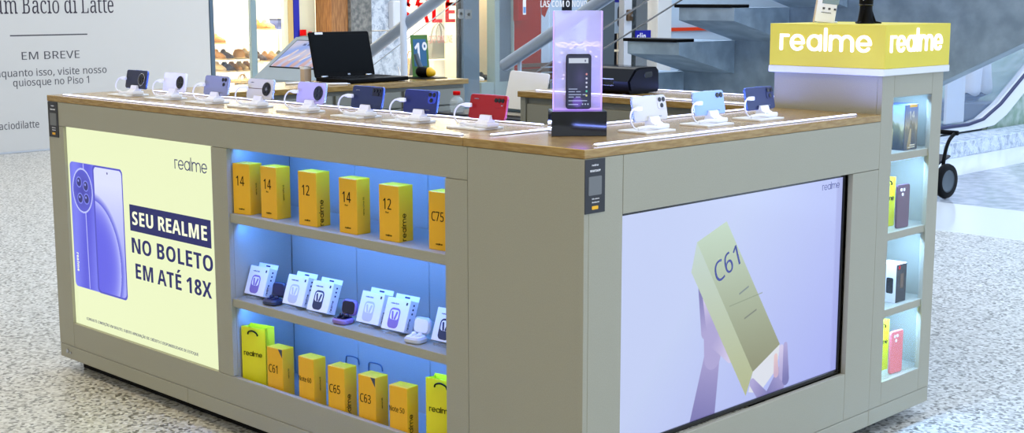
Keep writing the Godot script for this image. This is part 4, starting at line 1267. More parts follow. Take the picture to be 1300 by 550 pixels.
# ------------------------------------------------------------------ things standing on the counters
func build_counter_things() -> void:
	var cy := 1.1
	var z := -0.222
	var charcoal := mat(Color(0.16, 0.18, 0.24), 0.3, 0.3)
	var white := mat(Color(0.90, 0.90, 0.92), 0.25)
	var silver := mat(Color(0.58, 0.60, 0.70), 0.22, 0.4)
	var cream := mat(Color(0.80, 0.78, 0.70), 0.4)
	var lilac := mat(Color(0.76, 0.72, 0.90), 0.2, 0.2)
	var midnight := mat(Color(0.17, 0.20, 0.31), 0.18, 0.3)
	var blue := mat(Color(0.11, 0.15, 0.36), 0.3, 0.2)
	var red := mat(Color(0.62, 0.03, 0.06), 0.25, 0.2)
	var sky := mat(Color(0.58, 0.70, 0.92), 0.3)
	var slate := mat(Color(0.15, 0.19, 0.33), 0.25, 0.3)
	var fr_blue := mat(Color(0.34, 0.45, 0.80), 0.2, 0.7)
	var fr_light := mat(Color(0.70, 0.76, 0.90), 0.2, 0.8)
	var fr_pink := mat(Color(0.80, 0.40, 0.55), 0.2, 0.6)
	var rows := [
		[-2.515, "charcoal phone with a ringed round camera", charcoal, fr_blue, "ring"],
		[-2.243, "white phone with a black round camera", white, white, "ring_black"],
		[-1.965, "silver phone with three lenses", silver, fr_light, "tri"],
		[-1.696, "cream phone with a starred round camera and bronze stripe", cream, fr_light, "ring_cross"],
		[-1.407, "lilac phone with a dark violet round camera", lilac, fr_light, "ring_blue"],
		[-1.117, "midnight blue phone with a row camera block", midnight, fr_blue, "grid"],
		[-0.863, "royal blue phone with a square camera block", blue, fr_blue, "tri_black"],
		[-0.572, "red phone with three lenses in a row", red, fr_pink, "row"]]
	for r in rows:
		show_phone(r[1] + " on the long counter", Vector3(r[0], cy, z), 0.0, r[2], r[3], r[4], "white cabled stand under the " + r[1])
	var side := [
		[-0.512, "cream white phone with three lenses", cream, fr_light, "tri_plain"],
		[-0.795, "pale blue phone with two lenses", sky, fr_light, "pair"],
		[-1.062, "slate blue phone with three small lenses", slate, fr_blue, "tri"]]
	for r in side:
		show_phone(r[1] + " on the counter above the television", Vector3(-0.20, cy, r[0]), PI / 2, r[2], r[3], r[4], "white cabled stand under the " + r[1])
	# acrylic display with a phone
	var d := thing("acrylic_display", "lit acrylic water display on a glossy black plinth", "display stand", Vector3(-0.272, cy, -0.277), deg_to_rad(48.2))
	part(d, "plinth", box(0.152, 0.068, 0.105, 0.0012), M.gloss_black, Vector3(0, 0.034, 0))
	var block := mat(Color(0.88, 0.84, 1.0, 0.34), 0.08)
	block.transparency = BaseMaterial3D.TRANSPARENCY_ALPHA
	part(d, "acrylic_block", box(0.132, 0.272, 0.03, 0.001), block, Vector3(0, 0.204, 0.0))
	var violet_glow := glow(Color(0.70, 0.48, 1.0), 0.95)
	part(d, "light_edge", box(0.130, 0.003, 0.028, 0.0006), violet_glow, Vector3(0, 0.0705, 0))
	for sx in [-1, 1]:
		part(d, "light_edge", box(0.0012, 0.27, 0.031, 0.0003), violet_glow, Vector3(sx * 0.0664, 0.204, 0))
	var lamp := OmniLight3D.new()
	lamp.name = "display_lamp"
	lamp.light_color = Color(0.6, 0.4, 1.0)
	lamp.light_energy = 0.008
	lamp.light_size = 0.03
	lamp.shadow_enabled = true
	d.add_child(lamp)
	lamp.position = Vector3(0, 0.09, 0.03)
	# frozen splash inside the block
	var foam := glow(Color(0.95, 0.86, 1.0), 1.1)
	for j in 4:
		var splash := begin(false)
		var wave: Array = []
		for k in 19:
			wave.append(Vector3(-0.061 + 0.122 * k / 18.0, 0.247 + 0.0035 * j * (j - 2) * 0.4 + rng.randf_range(-0.0045, 0.0045) + 0.004 * sin(k * (0.7 + 0.25 * j) + j), 0.006 + 0.003 * sin(k * 2.3 + j)))
		add_tube(splash, smooth_path(wave, 3), 0.0007 + 0.0004 * (j % 2), 6)
		part(d, "water_line", done(splash), foam)
	for k in 9:
		var at := Vector3([-0.045, -0.03, -0.05, -0.038, -0.041, 0.02, 0.035, -0.02, 0.05][k], [0.225, 0.215, 0.20, 0.165, 0.155, 0.235, 0.228, 0.238, 0.215][k], 0.009 + 0.002 * (k % 3 - 1))
		part(d, "air_bubble", lathe([Vector2(0, -0.0028), Vector2(0.0024, -0.002), Vector2(0.0034, 0), Vector2(0.0024, 0.002), Vector2(0, 0.0028)], 8), foam, at)
	var ph := thing("smartphone", "dark phone with a lit home screen standing before the acrylic display", "phone", Vector3(-0.272, cy + 0.0725, -0.277), deg_to_rad(48.2))
	part(ph, "frame", plate(0.069, 0.150, 0.007, 0.008, 0.001), M.black, Vector3(0.001, 0.075, 0.0195))
	part(ph, "screen", flat_quad(0.065, 0.146), picture(phone_screen_image(), 0.75), Vector3(0.001, 0.075, 0.0234))
	# laptop
	var lp := thing("laptop", "open black laptop with a switched off screen on the far counter", "laptop", Vector3(-2.69, cy, -1.415), PI / 2)
	part(lp, "base", plate(0.36, 0.235, 0.018, 0.012, 0.003), M.black, Vector3(0, 0.012, 0.10), Vector3(PI / 2, 0, 0))
	var kb := part(lp, "keyboard", box(0.30, 0.002, 0.10, 0.0006), M.printer_black, Vector3(0, 0.0215, 0.075))
	for kr in 4:
		for kc in 12:
			part(kb, "key", box(0.021, 0.002, 0.02, 0.0006), M.black, Vector3(-0.137 + kc * 0.025, 0.0016, -0.037 + kr * 0.0245))
	part(lp, "touch_pad", box(0.10, 0.001, 0.055, 0.0004), M.printer_black, Vector3(0, 0.0216, 0.165))
	var lid := part(lp, "lid", plate(0.35, 0.21, 0.008, 0.010, 0.002), M.black, Vector3(0, 0.119, -0.047), Vector3(deg_to_rad(-13), 0, 0))
	part(lid, "screen", plate(0.328, 0.174, 0.001, 0.003, 0.0003, 3), M.laptop_screen, Vector3(0, 0.004, 0.0042))
	part(lid, "round_badge", plate(0.016, 0.007, 0.001, 0.003, 0.0002, 3), M.steel, Vector3(0.02, -0.094, 0.0044))
	part(lid, "asset_sticker", plate(0.045, 0.010, 0.001, 0.001, 0.0002, 2), M.carton_white, Vector3(-0.118, 0.098, 0.0044))
	for sx in [-1, 1]:
		part(lp, "hinge", tube(PackedVector3Array([Vector3(sx * 0.13 - 0.018, 0.021, -0.014), Vector3(sx * 0.13 + 0.018, 0.021, -0.014)]), 0.006, 8), M.steel)
	for k in 2:
		var pen := thing("pen", ["white pen lying beside the laptop base", "white pen lying on the oak counter behind the lilac phone"][k], "pen", [Vector3(-2.47, cy + 0.005, -1.16), Vector3(-2.64, cy + 0.005, -1.09)][k], [0.9, 1.4][k])
		part(pen, "barrel", tube(PackedVector3Array([Vector3(-0.06, 0, 0), Vector3(0.055, 0, 0)]), 0.005, 8), M.carton_white)
		part(pen, "tip", lathe([Vector2(0.0045, 0), Vector2(0.001, 0.014), Vector2(0, 0.0142)], 8), M.steel, Vector3(0.055, 0, 0), Vector3(0, 0, -PI / 2))
		part(pen, "clip", box(0.03, 0.001, 0.003, 0.0003), M.steel, Vector3(-0.045, 0.006, 0))
	var cb := thing("card_box", "narrow beige card box standing behind the laptop", "box", Vector3(-2.775, cy, -1.235))
	part(cb, "body", box(0.03, 0.068, 0.04, 0.001), M.pale_tan2, Vector3(0, 0.034, 0))
	part(cb, "lid", box(0.032, 0.012, 0.042, 0.001), M.carton_white, Vector3(0, 0.062, 0))
	# booklet and scanner
	var bk := thing("leaflet_stand", "green and blue number one leaflet standing on the far counter", "leaflet", Vector3(-2.68, cy, -1.845), deg_to_rad(72))
	part(bk, "sheet", box(0.088, 0.20, 0.004, 0.0005), M.leaf_green, Vector3(0, 0.10, 0), Vector3(deg_to_rad(-8), 0, 0))
	part(bk, "blue_panel", box(0.066, 0.13, 0.001, 0.0003), M.leaf_blue, Vector3(0, 0.115, 0.0008), Vector3(deg_to_rad(-8), 0, 0))
	text(bk, "numeral", "1°", 0.085, M.carton_white, Vector3(0.004, 0.118, 0.0022), Vector3(deg_to_rad(-8), 0, 0), true, false, HORIZONTAL_ALIGNMENT_CENTER, 0.62)
	part(bk, "rear_leg", box(0.06, 0.16, 0.003, 0.0005), M.carton_white, Vector3(0, 0.079, -0.045), Vector3(deg_to_rad(16), 0, 0))
	var sc := thing("barcode_scanner", "black and yellow barcode scanner lying on a black mat", "scanner", Vector3(-2.59, cy + 0.004, -1.785), deg_to_rad(40))
	part(sc, "head", field([[Vector3(-0.012, 0.026, 0), Vector3(0.03, 0.022, 0), 0.026, 0.022]], 0.006, 0.01), M.black)
	part(sc, "yellow_cover", field([[Vector3(0.032, 0.024, 0.004), Vector3(0.042, 0.021, 0.004), 0.0245, 0.018]], 0.006, 0.01), M.scanner_yellow)
	part(sc, "handle", tube(smooth_path([Vector3(-0.01, 0.04, 0), Vector3(-0.025, 0.075, 0), Vector3(-0.035, 0.11, 0)]), 0.012, 8), M.blue_grey)
	var mt := thing("counter_mat", "thin black mat under the barcode scanner", "mat", Vector3(-2.58, cy, -1.78))
	part(mt, "mat", box(0.15, 0.004, 0.16, 0.001), M.black, Vector3(0, 0.002, 0))
	var cab := thing("cable", "white cable trailing from the laptop to the leaflet", "cable", Vector3.ZERO)
	part(cab, "cord", tube(smooth_path([Vector3(-2.56, cy + 0.004, -1.60), Vector3(-2.62, cy + 0.006, -1.66), Vector3(-2.66, cy + 0.02, -1.70), Vector3(-2.70, cy + 0.05, -1.725), Vector3(-2.71, cy + 0.004, -1.745)]), 0.003, 6), M.carton_white)
	part(cab, "end_plug", box(0.01, 0.008, 0.016, 0.001), M.carton_white, Vector3(-2.556, cy + 0.005, -1.592))
	# printer
	var pr := thing("printer", "black desktop printer with a handle slot on the rear counter", "printer", Vector3(-1.33, cy, -1.675))
	var side_poly := PackedVector2Array([Vector2(0.09, 0.012), Vector2(0.098, 0.05), Vector2(0.055, 0.098), Vector2(0.03, 0.104), Vector2(-0.075, 0.104), Vector2(-0.092, 0.09), Vector2(-0.094, 0.012), Vector2(-0.085, 0.004), Vector2(0.08, 0.004)])
	part(pr, "housing", prism(side_poly, 0.325), M.printer_black, Vector3(0, 0, 0), Vector3(0, -PI / 2, 0))
	for sx in [-1, 1]:
		part(pr, "side_cover", prism(PackedVector2Array([Vector2(0.084, 0.02), Vector2(0.09, 0.05), Vector2(0.052, 0.092), Vector2(0.03, 0.098), Vector2(-0.072, 0.098), Vector2(-0.086, 0.086), Vector2(-0.088, 0.016), Vector2(0.078, 0.014)]), 0.006), M.printer_black, Vector3(sx * 0.1655, 0, 0), Vector3(0, -PI / 2, 0))
		part(pr, "handle_slot", plate(0.05, 0.022, 0.003, 0.008, 0.0006), M.gloss_black, Vector3(sx * 0.1685, 0.074, -0.022), Vector3(0, sx * PI / 2, 0.1))
	part(pr, "paper_slot", box(0.22, 0.022, 0.006, 0.002), M.gloss_black, Vector3(-0.02, 0.045, 0.0955), Vector3(-0.2, 0, 0))
	part(pr, "chrome_strip", box(0.18, 0.005, 0.004, 0.001), M.steel, Vector3(0.0, 0.058, 0.0965))
	part(pr, "chrome_strip", box(0.14, 0.003, 0.004, 0.001), M.steel, Vector3(0.02, 0.034, 0.0965))
	part(pr, "lid_seam", box(0.25, 0.002, 0.10, 0.0006), M.gloss_black, Vector3(0, 0.1045, -0.02))
	for q in [Vector2(-0.12, 0.07), Vector2(0.12, 0.07), Vector2(-0.12, -0.07), Vector2(0.12, -0.07)]:
		part(pr, "rubber_foot", drum(0.01, 0.005, 12), M.gloss_black, Vector3(q.x, 0.0025, q.y), Vector3(PI / 2, 0, 0))
	# things on the sign
	var tab := thing("price_display", "white tilted spec card in a pale frame on the yellow sign", "card", Vector3(-0.315, 1.3885, -1.62), deg_to_rad(30))
	part(tab, "card", plate(0.068, 0.15, 0.006, 0.004, 0.001, 3), M.carton_white, Vector3(0, 0.074, 0.01), Vector3(deg_to_rad(-14), 0, deg_to_rad(-7)))
	part(tab, "edge_trim", box(0.006, 0.15, 0.008, 0.001), M.pale_tan2, Vector3(-0.036, 0.074, 0.010), Vector3(deg_to_rad(-14), 0, deg_to_rad(-7)))
	var cd := part(tab, "print_field", box(0.056, 0.05, 0.001, 0.0003), M.sage, Vector3(0.013, 0.088, 0.0108), Vector3(deg_to_rad(-14), 0, deg_to_rad(-7)))
	for k in 3:
		part(cd, "printed_icon", plate(0.008, 0.007, 0.0006, 0.001, 0.0001, 2), M.grey_text, Vector3(-0.02 + 0.019 * k, -0.042, 0.0008))
	part(cd, "printed_line", box(0.034, 0.002, 0.0006, 0.0001), M.grey_text, Vector3(-0.010, -0.056, 0.0006))
	part(tab, "foot", box(0.07, 0.004, 0.05, 0.001), M.carton_white, Vector3(0, 0.002, -0.01))
	var stand := thing("tripod_holder", "small black holder standing on the yellow sign", "stand", Vector3(-0.155, 1.3885, -1.60), deg_to_rad(30))
	part(stand, "column", lathe([Vector2(0.032, 0.0), Vector2(0.026, 0.01), Vector2(0.021, 0.045), Vector2(0.0205, 0.062), Vector2(0.023, 0.066), Vector2(0.024, 0.12), Vector2(0.02, 0.15), Vector2(0, 0.152)], 20), M.black)
	part(stand, "collar", ring(0.0215, 0.003), M.gloss_black, Vector3(0, 0.062, 0), Vector3(PI / 2, 0, 0))
	for a in 3:
		var f := begin()
		add_prism(f, PackedVector2Array([Vector2(0.015, 0), Vector2(0.052, 0), Vector2(0.052, 0.004), Vector2(0.034, 0.008), Vector2(0.018, 0.05)]), -0.004, 0.004)
		part(stand, "leg", done(f), M.black, Vector3.ZERO, Vector3(0, a * TAU / 3 + 0.1, 0))
	part(stand, "chrome_mark", box(0.004, 0.02, 0.002, 0.0006), M.steel, Vector3(-0.012, 0.085, 0.021), Vector3(0, -0.5, 0.4))
	# behind the entrance gap
	var nv := thing("low_cabinet", "navy blue low cabinet standing in the kiosk entrance", "cabinet", Vector3(-1.96, 0, -1.69))
	part(nv, "body", box(0.58, 0.952, 0.26, 0.004), M.navy, Vector3(0, 0.476, 0))
	part(nv, "top", box(0.60, 0.022, 0.28, 0.005), M.navy, Vector3(0, 0.963, 0))
	for sx in [-1, 1]:
		var dr := part(nv, "door", box(0.28, 0.88, 0.012, 0.003), M.navy, Vector3(sx * 0.143, 0.50, 0.136))
		part(dr, "handle", tube(PackedVector3Array([Vector3(-sx * 0.11, 0.1, 0.012), Vector3(-sx * 0.11, 0.2, 0.012)]), 0.005, 8), M.steel)
	var wl := thing("white_laptop", "white laptop seen from behind on the navy cabinet", "laptop", Vector3(-1.768, 0.9745, -1.69), deg_to_rad(2))
	part(wl, "base", plate(0.225, 0.17, 0.018, 0.012, 0.003), M.stand_white, Vector3(0, 0.010, -0.01), Vector3(PI / 2, 0, 0))
	part(wl, "hinge", box(0.20, 0.012, 0.012, 0.003), M.blue_grey, Vector3(0, 0.025, 0.074))
	part(wl, "lid", plate(0.225, 0.165, 0.008, 0.012, 0.002), M.stand_white, Vector3(0, 0.109, 0.058), Vector3(deg_to_rad(-14), 0, deg_to_rad(-2)))
	var bt := thing("water_bottle", "clear water bottle with a red cap on the navy cabinet", "bottle", Vector3(-2.165, 0.9745, -1.60))
	part(bt, "bottle", lathe([Vector2(0, 0), Vector2(0.030, 0.001), Vector2(0.032, 0.006), Vector2(0.031, 0.03), Vector2(0.032, 0.045), Vector2(0.028, 0.056), Vector2(0.015, 0.066), Vector2(0.012, 0.07), Vector2(0.012, 0.076)], 20), M.bottle)
	part(bt, "cap", lathe([Vector2(0.0, 0.092), Vector2(0.0155, 0.092), Vector2(0.0165, 0.090), Vector2(0.0165, 0.075), Vector2(0.012, 0.075)], 18), M.red_bright)

# ------------------------------------------------------------------ concrete stair
func build_stairs() -> void:
	var s := thing("concrete_stair", "grey concrete stair with cantilevered treads rising behind the kiosk", "staircase", Vector3.ZERO)
	var spine := begin()
	add_prism(spine, PackedVector2Array([Vector2(-4.50, 0.0), Vector2(-2.98, 0.0), Vector2(5.4, 4.133), Vector2(5.4, 4.90)]), -3.50, -3.38)
	part(s, "stair_beam", done(spine), M.concrete)
	for i in range(-7, 19):
		var x := -2.265 + 0.327 * i
		var y := 1.255 + 0.172 * i
		var prof := PackedVector2Array([Vector2(2.90, y), Vector2(2.90, y - 0.062), Vector2(2.925, y - 0.068), Vector2(3.375, y - 0.172), Vector2(3.375, y)])
		if y - 0.172 < 0:
			prof = PackedVector2Array([Vector2(2.90, y), Vector2(2.90, 0.0), Vector2(3.375, 0.0), Vector2(3.375, y)])
		var tr := part(s, "tread", prism(prof, 0.33), M.concrete, Vector3(x + 0.165, 0, 0), Vector3(0, PI / 2, 0))
		part(tr, "black_edge", box(0.15, 0.016, 0.345, 0.003), M.black, Vector3(2.965, y + 0.008, -0.018))
	# handrails
	var h := thing("handrail", "grey tube handrail of the concrete stair with two wires", "handrail", Vector3.ZERO)
	var a := Vector3(-3.158, 1.100, -2.9)
	var dir := Vector3(1, 0.503, 0)
	part(h, "tube", tube(PackedVector3Array([a, a + dir * 0.01, a + dir * 3.0, a + dir * 7.4]), 0.034, 16), M.rail_metal)
	for off in [0.145, 0.25]:
		part(h, "wire", tube(PackedVector3Array([a + Vector3(0.25, -off + 0.12, 0), a + dir * 7.0 + Vector3(0.25, -off + 0.12, 0)]), 0.0045, 6), M.steel)
	for k in 5:
		var p := a + dir * (0.12 + 1.6 * k)
		var foot: float = maxf(0.0, 1.255 + 0.172 * (p.x + 2.265) / 0.327 - 0.05)
		if k == 0:
			foot = 0.0
		part(h, "post", tube(PackedVector3Array([p - Vector3(0, 0.03, 0), Vector3(p.x, minf(foot, p.y - 0.1), p.z)]), 0.012, 10), M.rail_metal)
	var g := thing("handrail", "pale blue handrail with a white post in front of the marble wall", "handrail", Vector3.ZERO)
	var b := Vector3(-6.35, 0.997, -4.5)
	var db := Vector3(1, 0.519, 0)
	part(g, "tube", tube(PackedVector3Array([b, b + db * 2.2]), 0.046, 16), M.rail_metal)
	part(g, "tube_end", box(0.07, 0.10, 0.07, 0.01), M.rail_white, b + Vector3(0.0, -0.03, 0))
	part(g, "post", tube(PackedVector3Array([Vector3(-5.80, 0, -4.46), Vector3(-5.80, 2.2, -4.46)]), 0.027, 14), M.rail_white)
	part(g, "post", tube(PackedVector3Array([Vector3(-6.35, 0, -4.5), Vector3(-6.35, 0.99, -4.5)]), 0.025, 14), M.rail_white)
	part(g, "glass_pane", prism(PackedVector2Array([Vector2(-6.3, 0.1), Vector2(-4.3, 0.1), Vector2(-4.3, 1.92), Vector2(-6.3, 0.88)]), 0.01), M.glass, Vector3(0, 0, -4.5))
	part(g, "wire", tube(PackedVector3Array([b + Vector3(0, -0.12, 0), b + db * 2.2 + Vector3(0, -0.12, 0)]), 0.004, 6), M.rail_white)

# ------------------------------------------------------------------ shops along the far side
func shoe(label: String, at: Vector3, turn: float, m: Material, group: String) -> void:
	var t := thing("shoe", label, "shoe", at, turn, group)
	if not cache.has("shoe_upper"):
		cache["shoe_upper"] = field([[Vector3(-0.08, 0.05, 0), Vector3(0.0, 0.045, 0), 0.04, 0.036], [Vector3(0.0, 0.045, 0), Vector3(0.09, 0.03, 0), 0.038, 0.028], [Vector3(-0.085, 0.055, 0), Vector3(-0.07, 0.09, 0), 0.035, 0.03]], 0.012, 0.02)
	part(t, "upper", cache["shoe_upper"], m)
	part(t, "sole", plate(0.25, 0.08, 0.014, 0.035, 0.003), M.pale_tan, Vector3(0.002, 0.007, 0), Vector3(PI / 2, 0, 0))

func handbag(label: String, at: Vector3, turn: float, m: Material, w: float, h: float) -> void:
	var t := thing("handbag", label, "handbag", at, turn)
	var st := begin()
	add_prism(st, PackedVector2Array([Vector2(-w / 2, 0), Vector2(w / 2, 0), Vector2(w * 0.40, h), Vector2(-w * 0.40, h)]), -w * 0.17, w * 0.17)
	part(t, "body", done(st), m)
	for z in [-1.0, 1.0]:
		part(t, "handle", tube(smooth_path([Vector3(-w * 0.24, h * 0.92, z * w * 0.15), Vector3(-w * 0.18, h * 1.6, z * w * 0.09), Vector3(0, h * 1.95, z * w * 0.05), Vector3(w * 0.18, h * 1.6, z * w * 0.09), Vector3(w * 0.24, h * 0.92, z * w * 0.15)]), w * 0.022, 6), m)

func build_shops() -> void:
	var X := -10.3
	# hoarding with lettering
	var h := thing("hoarding", "white hoarding announcing a coming ice cream shop", "hoarding", Vector3(X, 0, 0), PI / 2)
	part(h, "board", box(11.645, 3.4, 0.08, 0.004), M.hoarding, Vector3(-0.1775, 1.7, -0.04))
	part(h, "skirting", box(11.645, 0.02, 0.09, 0.004), M.aluminium, Vector3(-0.1775, 0.01, -0.035))
	part(h, "edge_post", box(0.05, 3.4, 0.10, 0.004), M.blue_grey, Vector3(5.672, 1.7, -0.04))
	text(h, "heading", "em um Bacio di Latte", 0.158, M.dark_text, Vector3(4.535, 1.405, 0.0005), Vector3.ZERO, false, true, HORIZONTAL_ALIGNMENT_RIGHT, 0.68, 0.001)
	part(h, "rule", box(0.80, 0.012, 0.001, 0.0003), M.grey_text, Vector3(3.827, 1.122, 0.0005))
	text(h, "notice", "EM BREVE", 0.070, M.grey_text, Vector3(3.83, 0.925, 0.0005), Vector3.ZERO, false, false, HORIZONTAL_ALIGNMENT_CENTER, 1.41, 0.001)
	text(h, "notice", "Enquanto isso, visite nosso", 0.068, M.grey_text, Vector3(4.42, 0.765, 0.0005), Vector3.ZERO, false, false, HORIZONTAL_ALIGNMENT_RIGHT, 1.06, 0.001)
	text(h, "notice", "quiosque no Piso 1", 0.068, M.grey_text, Vector3(3.833, 0.672, 0.0005), Vector3.ZERO, false, false, HORIZONTAL_ALIGNMENT_CENTER, 1.0, 0.001)
	text(h, "notice", "@baciodilatte", 0.068, M.grey_text, Vector3(3.672, 0.265, 0.0005), Vector3.ZERO, false, false, HORIZONTAL_ALIGNMENT_RIGHT, 0.91, 0.001)
	# shop walls
	sslab("wall_shop_side", Vector3(-13.6, 0, -5.63), Vector3(X - 0.081, 4.2, -5.45), M.white_paint)
	sslab("wall_shop_back", Vector3(-12.62, 0, -12.2), Vector3(-12.5, 4.2, -5.63), M.shop_white)
	sslab("floor_shop", Vector3(-13.6, -0.2, -24), Vector3(X - 0.081, 0.0, -5.45), M.floor_white)
	sslab("ceiling_shop", Vector3(-13.6, 3.3, -24), Vector3(X, 3.45, -5.63), M.white_paint)
	sslab("wall_fascia", Vector3(X - 0.1, 2.9, -24), Vector3(X, 5.0, -5.70), M.white_paint)
	sslab("wall_over_hoarding", Vector3(X - 0.1, 3.41, -5.69), Vector3(X, 5.0, 8), M.white_paint)
	for q in [[-11.2, -6.6, 2.4, 17.0], [-11.4, -7.95, 0.5, 4.0], [-10.8, -9.28, 0.5, 34.0]]:
		var p := Vector3(q[0], 3.28, q[1])
		var t := thing("shop_light", "long white light panel in the shop ceiling", "ceiling light", p, 0.0, "light panels in the shop ceilings")
		part(t, "frame", box(0.66, 0.03, 1.26, 0.004), M.aluminium)
		part(t, "light_diffuser", box(0.6, 0.01, 1.2, 0.002), glow_panel(), Vector3(0, -0.018, 0))
		area("shop_lamp", p + Vector3(0, -0.035, 0), Vector3.DOWN, Vector2(0.6, 1.2), Color(1.0, 0.93, 0.80), q[3], Vector3.RIGHT)
	# glazed front of the shoe shop
	sslab("trim_shop_post", Vector3(X - 0.05, 0, -6.25), Vector3(X, 2.9, -6.175), M.sage)
	sslab("window_shop", Vector3(X - 0.03, 0.02, -6.174), Vector3(X - 0.02, 2.9, -5.70), M.glass, 0.001)
	sslab("window_shop", Vector3(X - 0.03, 0.02, -6.62), Vector3(X - 0.02, 2.9, -6.251), M.glass, 0.001)
	var sh := thing("shoe_shelf", "white shop shelving with rows of tan shoes behind glass", "shelf", Vector3.ZERO)
	for b in [[-6.30, -6.76, 0.955], [-6.30, -6.80, 0.775], [-6.30, -6.80, 0.635], [-6.86, -7.25, 1.105], [-6.86, -7.30, 0.735]]:
		slab(sh, "shelf_board", Vector3(-11.4, b[2] - 0.02, b[1]), Vector3(-11.05, b[2], b[0]), M.shop_white)
	for z in [-6.285, -6.40, -6.81, -7.31]:
		slab(sh, "upright", Vector3(-11.4, 0, z - 0.012), Vector3(-11.37, 2.4, z + 0.012), M.shop_white)
	slab(sh, "base_unit", Vector3(-11.4, 0.0, -6.80), Vector3(-11.0, 0.42, -6.30), M.shop_white)
	var n := 0
	for q in [[0.775, -6.35, 0], [0.775, -6.45, 1], [0.775, -6.75, 2], [0.635, -6.35, 2], [0.635, -6.46, 1], [0.635, -6.56, 0], [0.635, -6.66, 2], [0.635, -6.76, 0], [0.955, -6.35, 0], [0.735, -6.92, 1], [0.735, -7.03, 0], [0.735, -7.13, 2], [0.735, -7.23, 3], [1.105, -6.93, 0], [1.105, -7.04, 2]]:
		var names := ["tan", "dark brown", "pale beige", "olive"]
		shoe(names[q[2]] + " shoe on the white shelving of the lit shop", Vector3(-11.2, q[0], q[1]), 0.04 * (n % 3 - 1), [M.tan, M.brown, M.pale_tan, M.olive][q[2]], names[q[2]] + " shoes in the lit shop")
		n += 1
	var bx := thing("gift_box", "blue striped box on the upper shop shelf", "box", Vector3(-11.2, 1.105, -7.17))
	part(bx, "carton", box(0.16, 0.11, 0.10, 0.002), M.blue_grey2, Vector3(0, 0.055, 0))
	part(bx, "lid", box(0.165, 0.02, 0.105, 0.002), M.ink_blue, Vector3(0, 0.12, 0))
	handbag("tan leather handbag on the low white shop unit", Vector3(-11.15, 0.421, -6.62), 1.5, M.tan, 0.2, 0.09)
	var bowl := thing("straw_hat", "golden straw hat heaped above the shop shoes", "hat", Vector3(-11.19, 0.792, -6.61))
	part(bowl, "crown", lathe([Vector2(0.075, 0.0), Vector2(0.07, 0.05), Vector2(0.05, 0.09), Vector2(0, 0.1)], 16), M.tan)
	part(bowl, "brim", lathe([Vector2(0.06, 0.0), Vector2(0.094, -0.012), Vector2(0.098, -0.006), Vector2(0.06, 0.012)], 16), M.pale_tan)
	for q in [[-6.37, "second"], [-6.60, "other"]]:
		var st := thing("stool", "brown wooden stool in front of the shop shelves", "stool", Vector3(-10.85, 0, q[0]), 0.0, "wooden stools in the lit shop")
		part(st, "seat", box(0.3, 0.035, 0.16, 0.004), M.pale_tan, Vector3(0, 0.54, 0))
		for c in [[-0.12, -0.06], [0.12, -0.06], [-0.12, 0.06], [0.12, 0.06]]:
			part(st, "leg", box(0.025, 0.52, 0.025, 0.003), M.brown, Vector3(c[0], 0.26, c[1]))
	# cream pier with blue stripe, timber, concrete and marble
	sslab("wall_cream_pier", Vector3(X - 0.36, 0, -7.28), Vector3(X - 0.3, 2.9, -6.84), M.cream)
	sslab("trim_blue_stripe", Vector3(X - 0.2995, 0.95, -7.04), Vector3(X - 0.28, 2.9, -6.96), M.stripe_blue)
	sslab("trim_tan_stripe", Vector3(X - 0.2995, 0.95, -6.955), Vector3(X - 0.285, 2.9, -6.89), M.pale_tan)
	sslab("trim_cream_dado", Vector3(X - 0.2995, 0, -7.28), Vector3(X - 0.26, 0.93, -6.85), M.cream)
	sslab("wall_timber_pier", Vector3(X - 0.3, 0, -7.525), Vector3(X, 2.9, -7.285), M.wood_warm)
	sslab("wall_concrete_pier", Vector3(X - 0.3, 0, -7.84), Vector3(X + 0.05, 5.0, -7.53), M.concrete_dark)
	sslab("wall_marble", Vector3(X - 0.3, 1.095, -8.425), Vector3(X, 2.9, -7.845), M.marble)
	sslab("wall_marble", Vector3(X - 0.3, 0, -8.425), Vector3(X, 1.085, -7.845), M.marble)
	var sign := thing("sale_tag", "small red tags above the laptop in the shop", "sign", Vector3(X - 0.26, 1.08, -7.07), PI / 2)
	part(sign, "tag", box(0.09, 0.07, 0.004, 0.001), M.red_bright)
	part(sign, "tag", box(0.05, 0.05, 0.004, 0.001), M.red_bright, Vector3(0.10, -0.015, 0))
	part(sign, "ledge", box(0.42, 0.02, 0.06, 0.002), M.sage, Vector3(0.16, -0.05, 0))
	var dp := thing("dispenser", "white wall dispenser with a red label on the marble", "dispenser", Vector3(X, 1.27, -8.24), PI / 2)
	part(dp, "body", plate(0.21, 0.34, 0.10, 0.03, 0.01), M.rail_white, Vector3(0, 0, 0.05))
	part(dp, "window", plate(0.022, 0.09, 0.004, 0.006, 0.001, 3), M.sage, Vector3(0.03, 0.04, 0.101))
	part(dp, "label", box(0.07, 0.08, 0.003, 0.001), M.red_bright, Vector3(0.055, -0.09, 0.1015))
	part(dp, "nozzle", drum(0.016, 0.03, 12), M.steel, Vector3(0, -0.175, 0.06), Vector3(PI / 2, 0, 0))
	# sale window
	sslab("wall_window_back", Vector3(-11.5, 0, -9.95), Vector3(-11.42, 2.9, -8.43), M.shop_white)
	sslab("wall_window_side", Vector3(-11.42, 0, -8.50), Vector3(X - 0.3, 2.9, -8.43), M.shop_white)
	sslab("window_sale", Vector3(X - 0.03, 0.02, -9.30), Vector3(X - 0.02, 2.9, -8.43), M.glass, 0.001)
	var sl := thing("sale_lettering", "red sale lettering stuck on the shop window", "sign", Vector3(X - 0.018, 0, 0), PI / 2)
	text(sl, "letters", "#ATÉ", 0.25, M.red_bright, Vector3(8.80, 1.50, 0), Vector3.ZERO, true, false, HORIZONTAL_ALIGNMENT_CENTER, 1.15, 0.002)
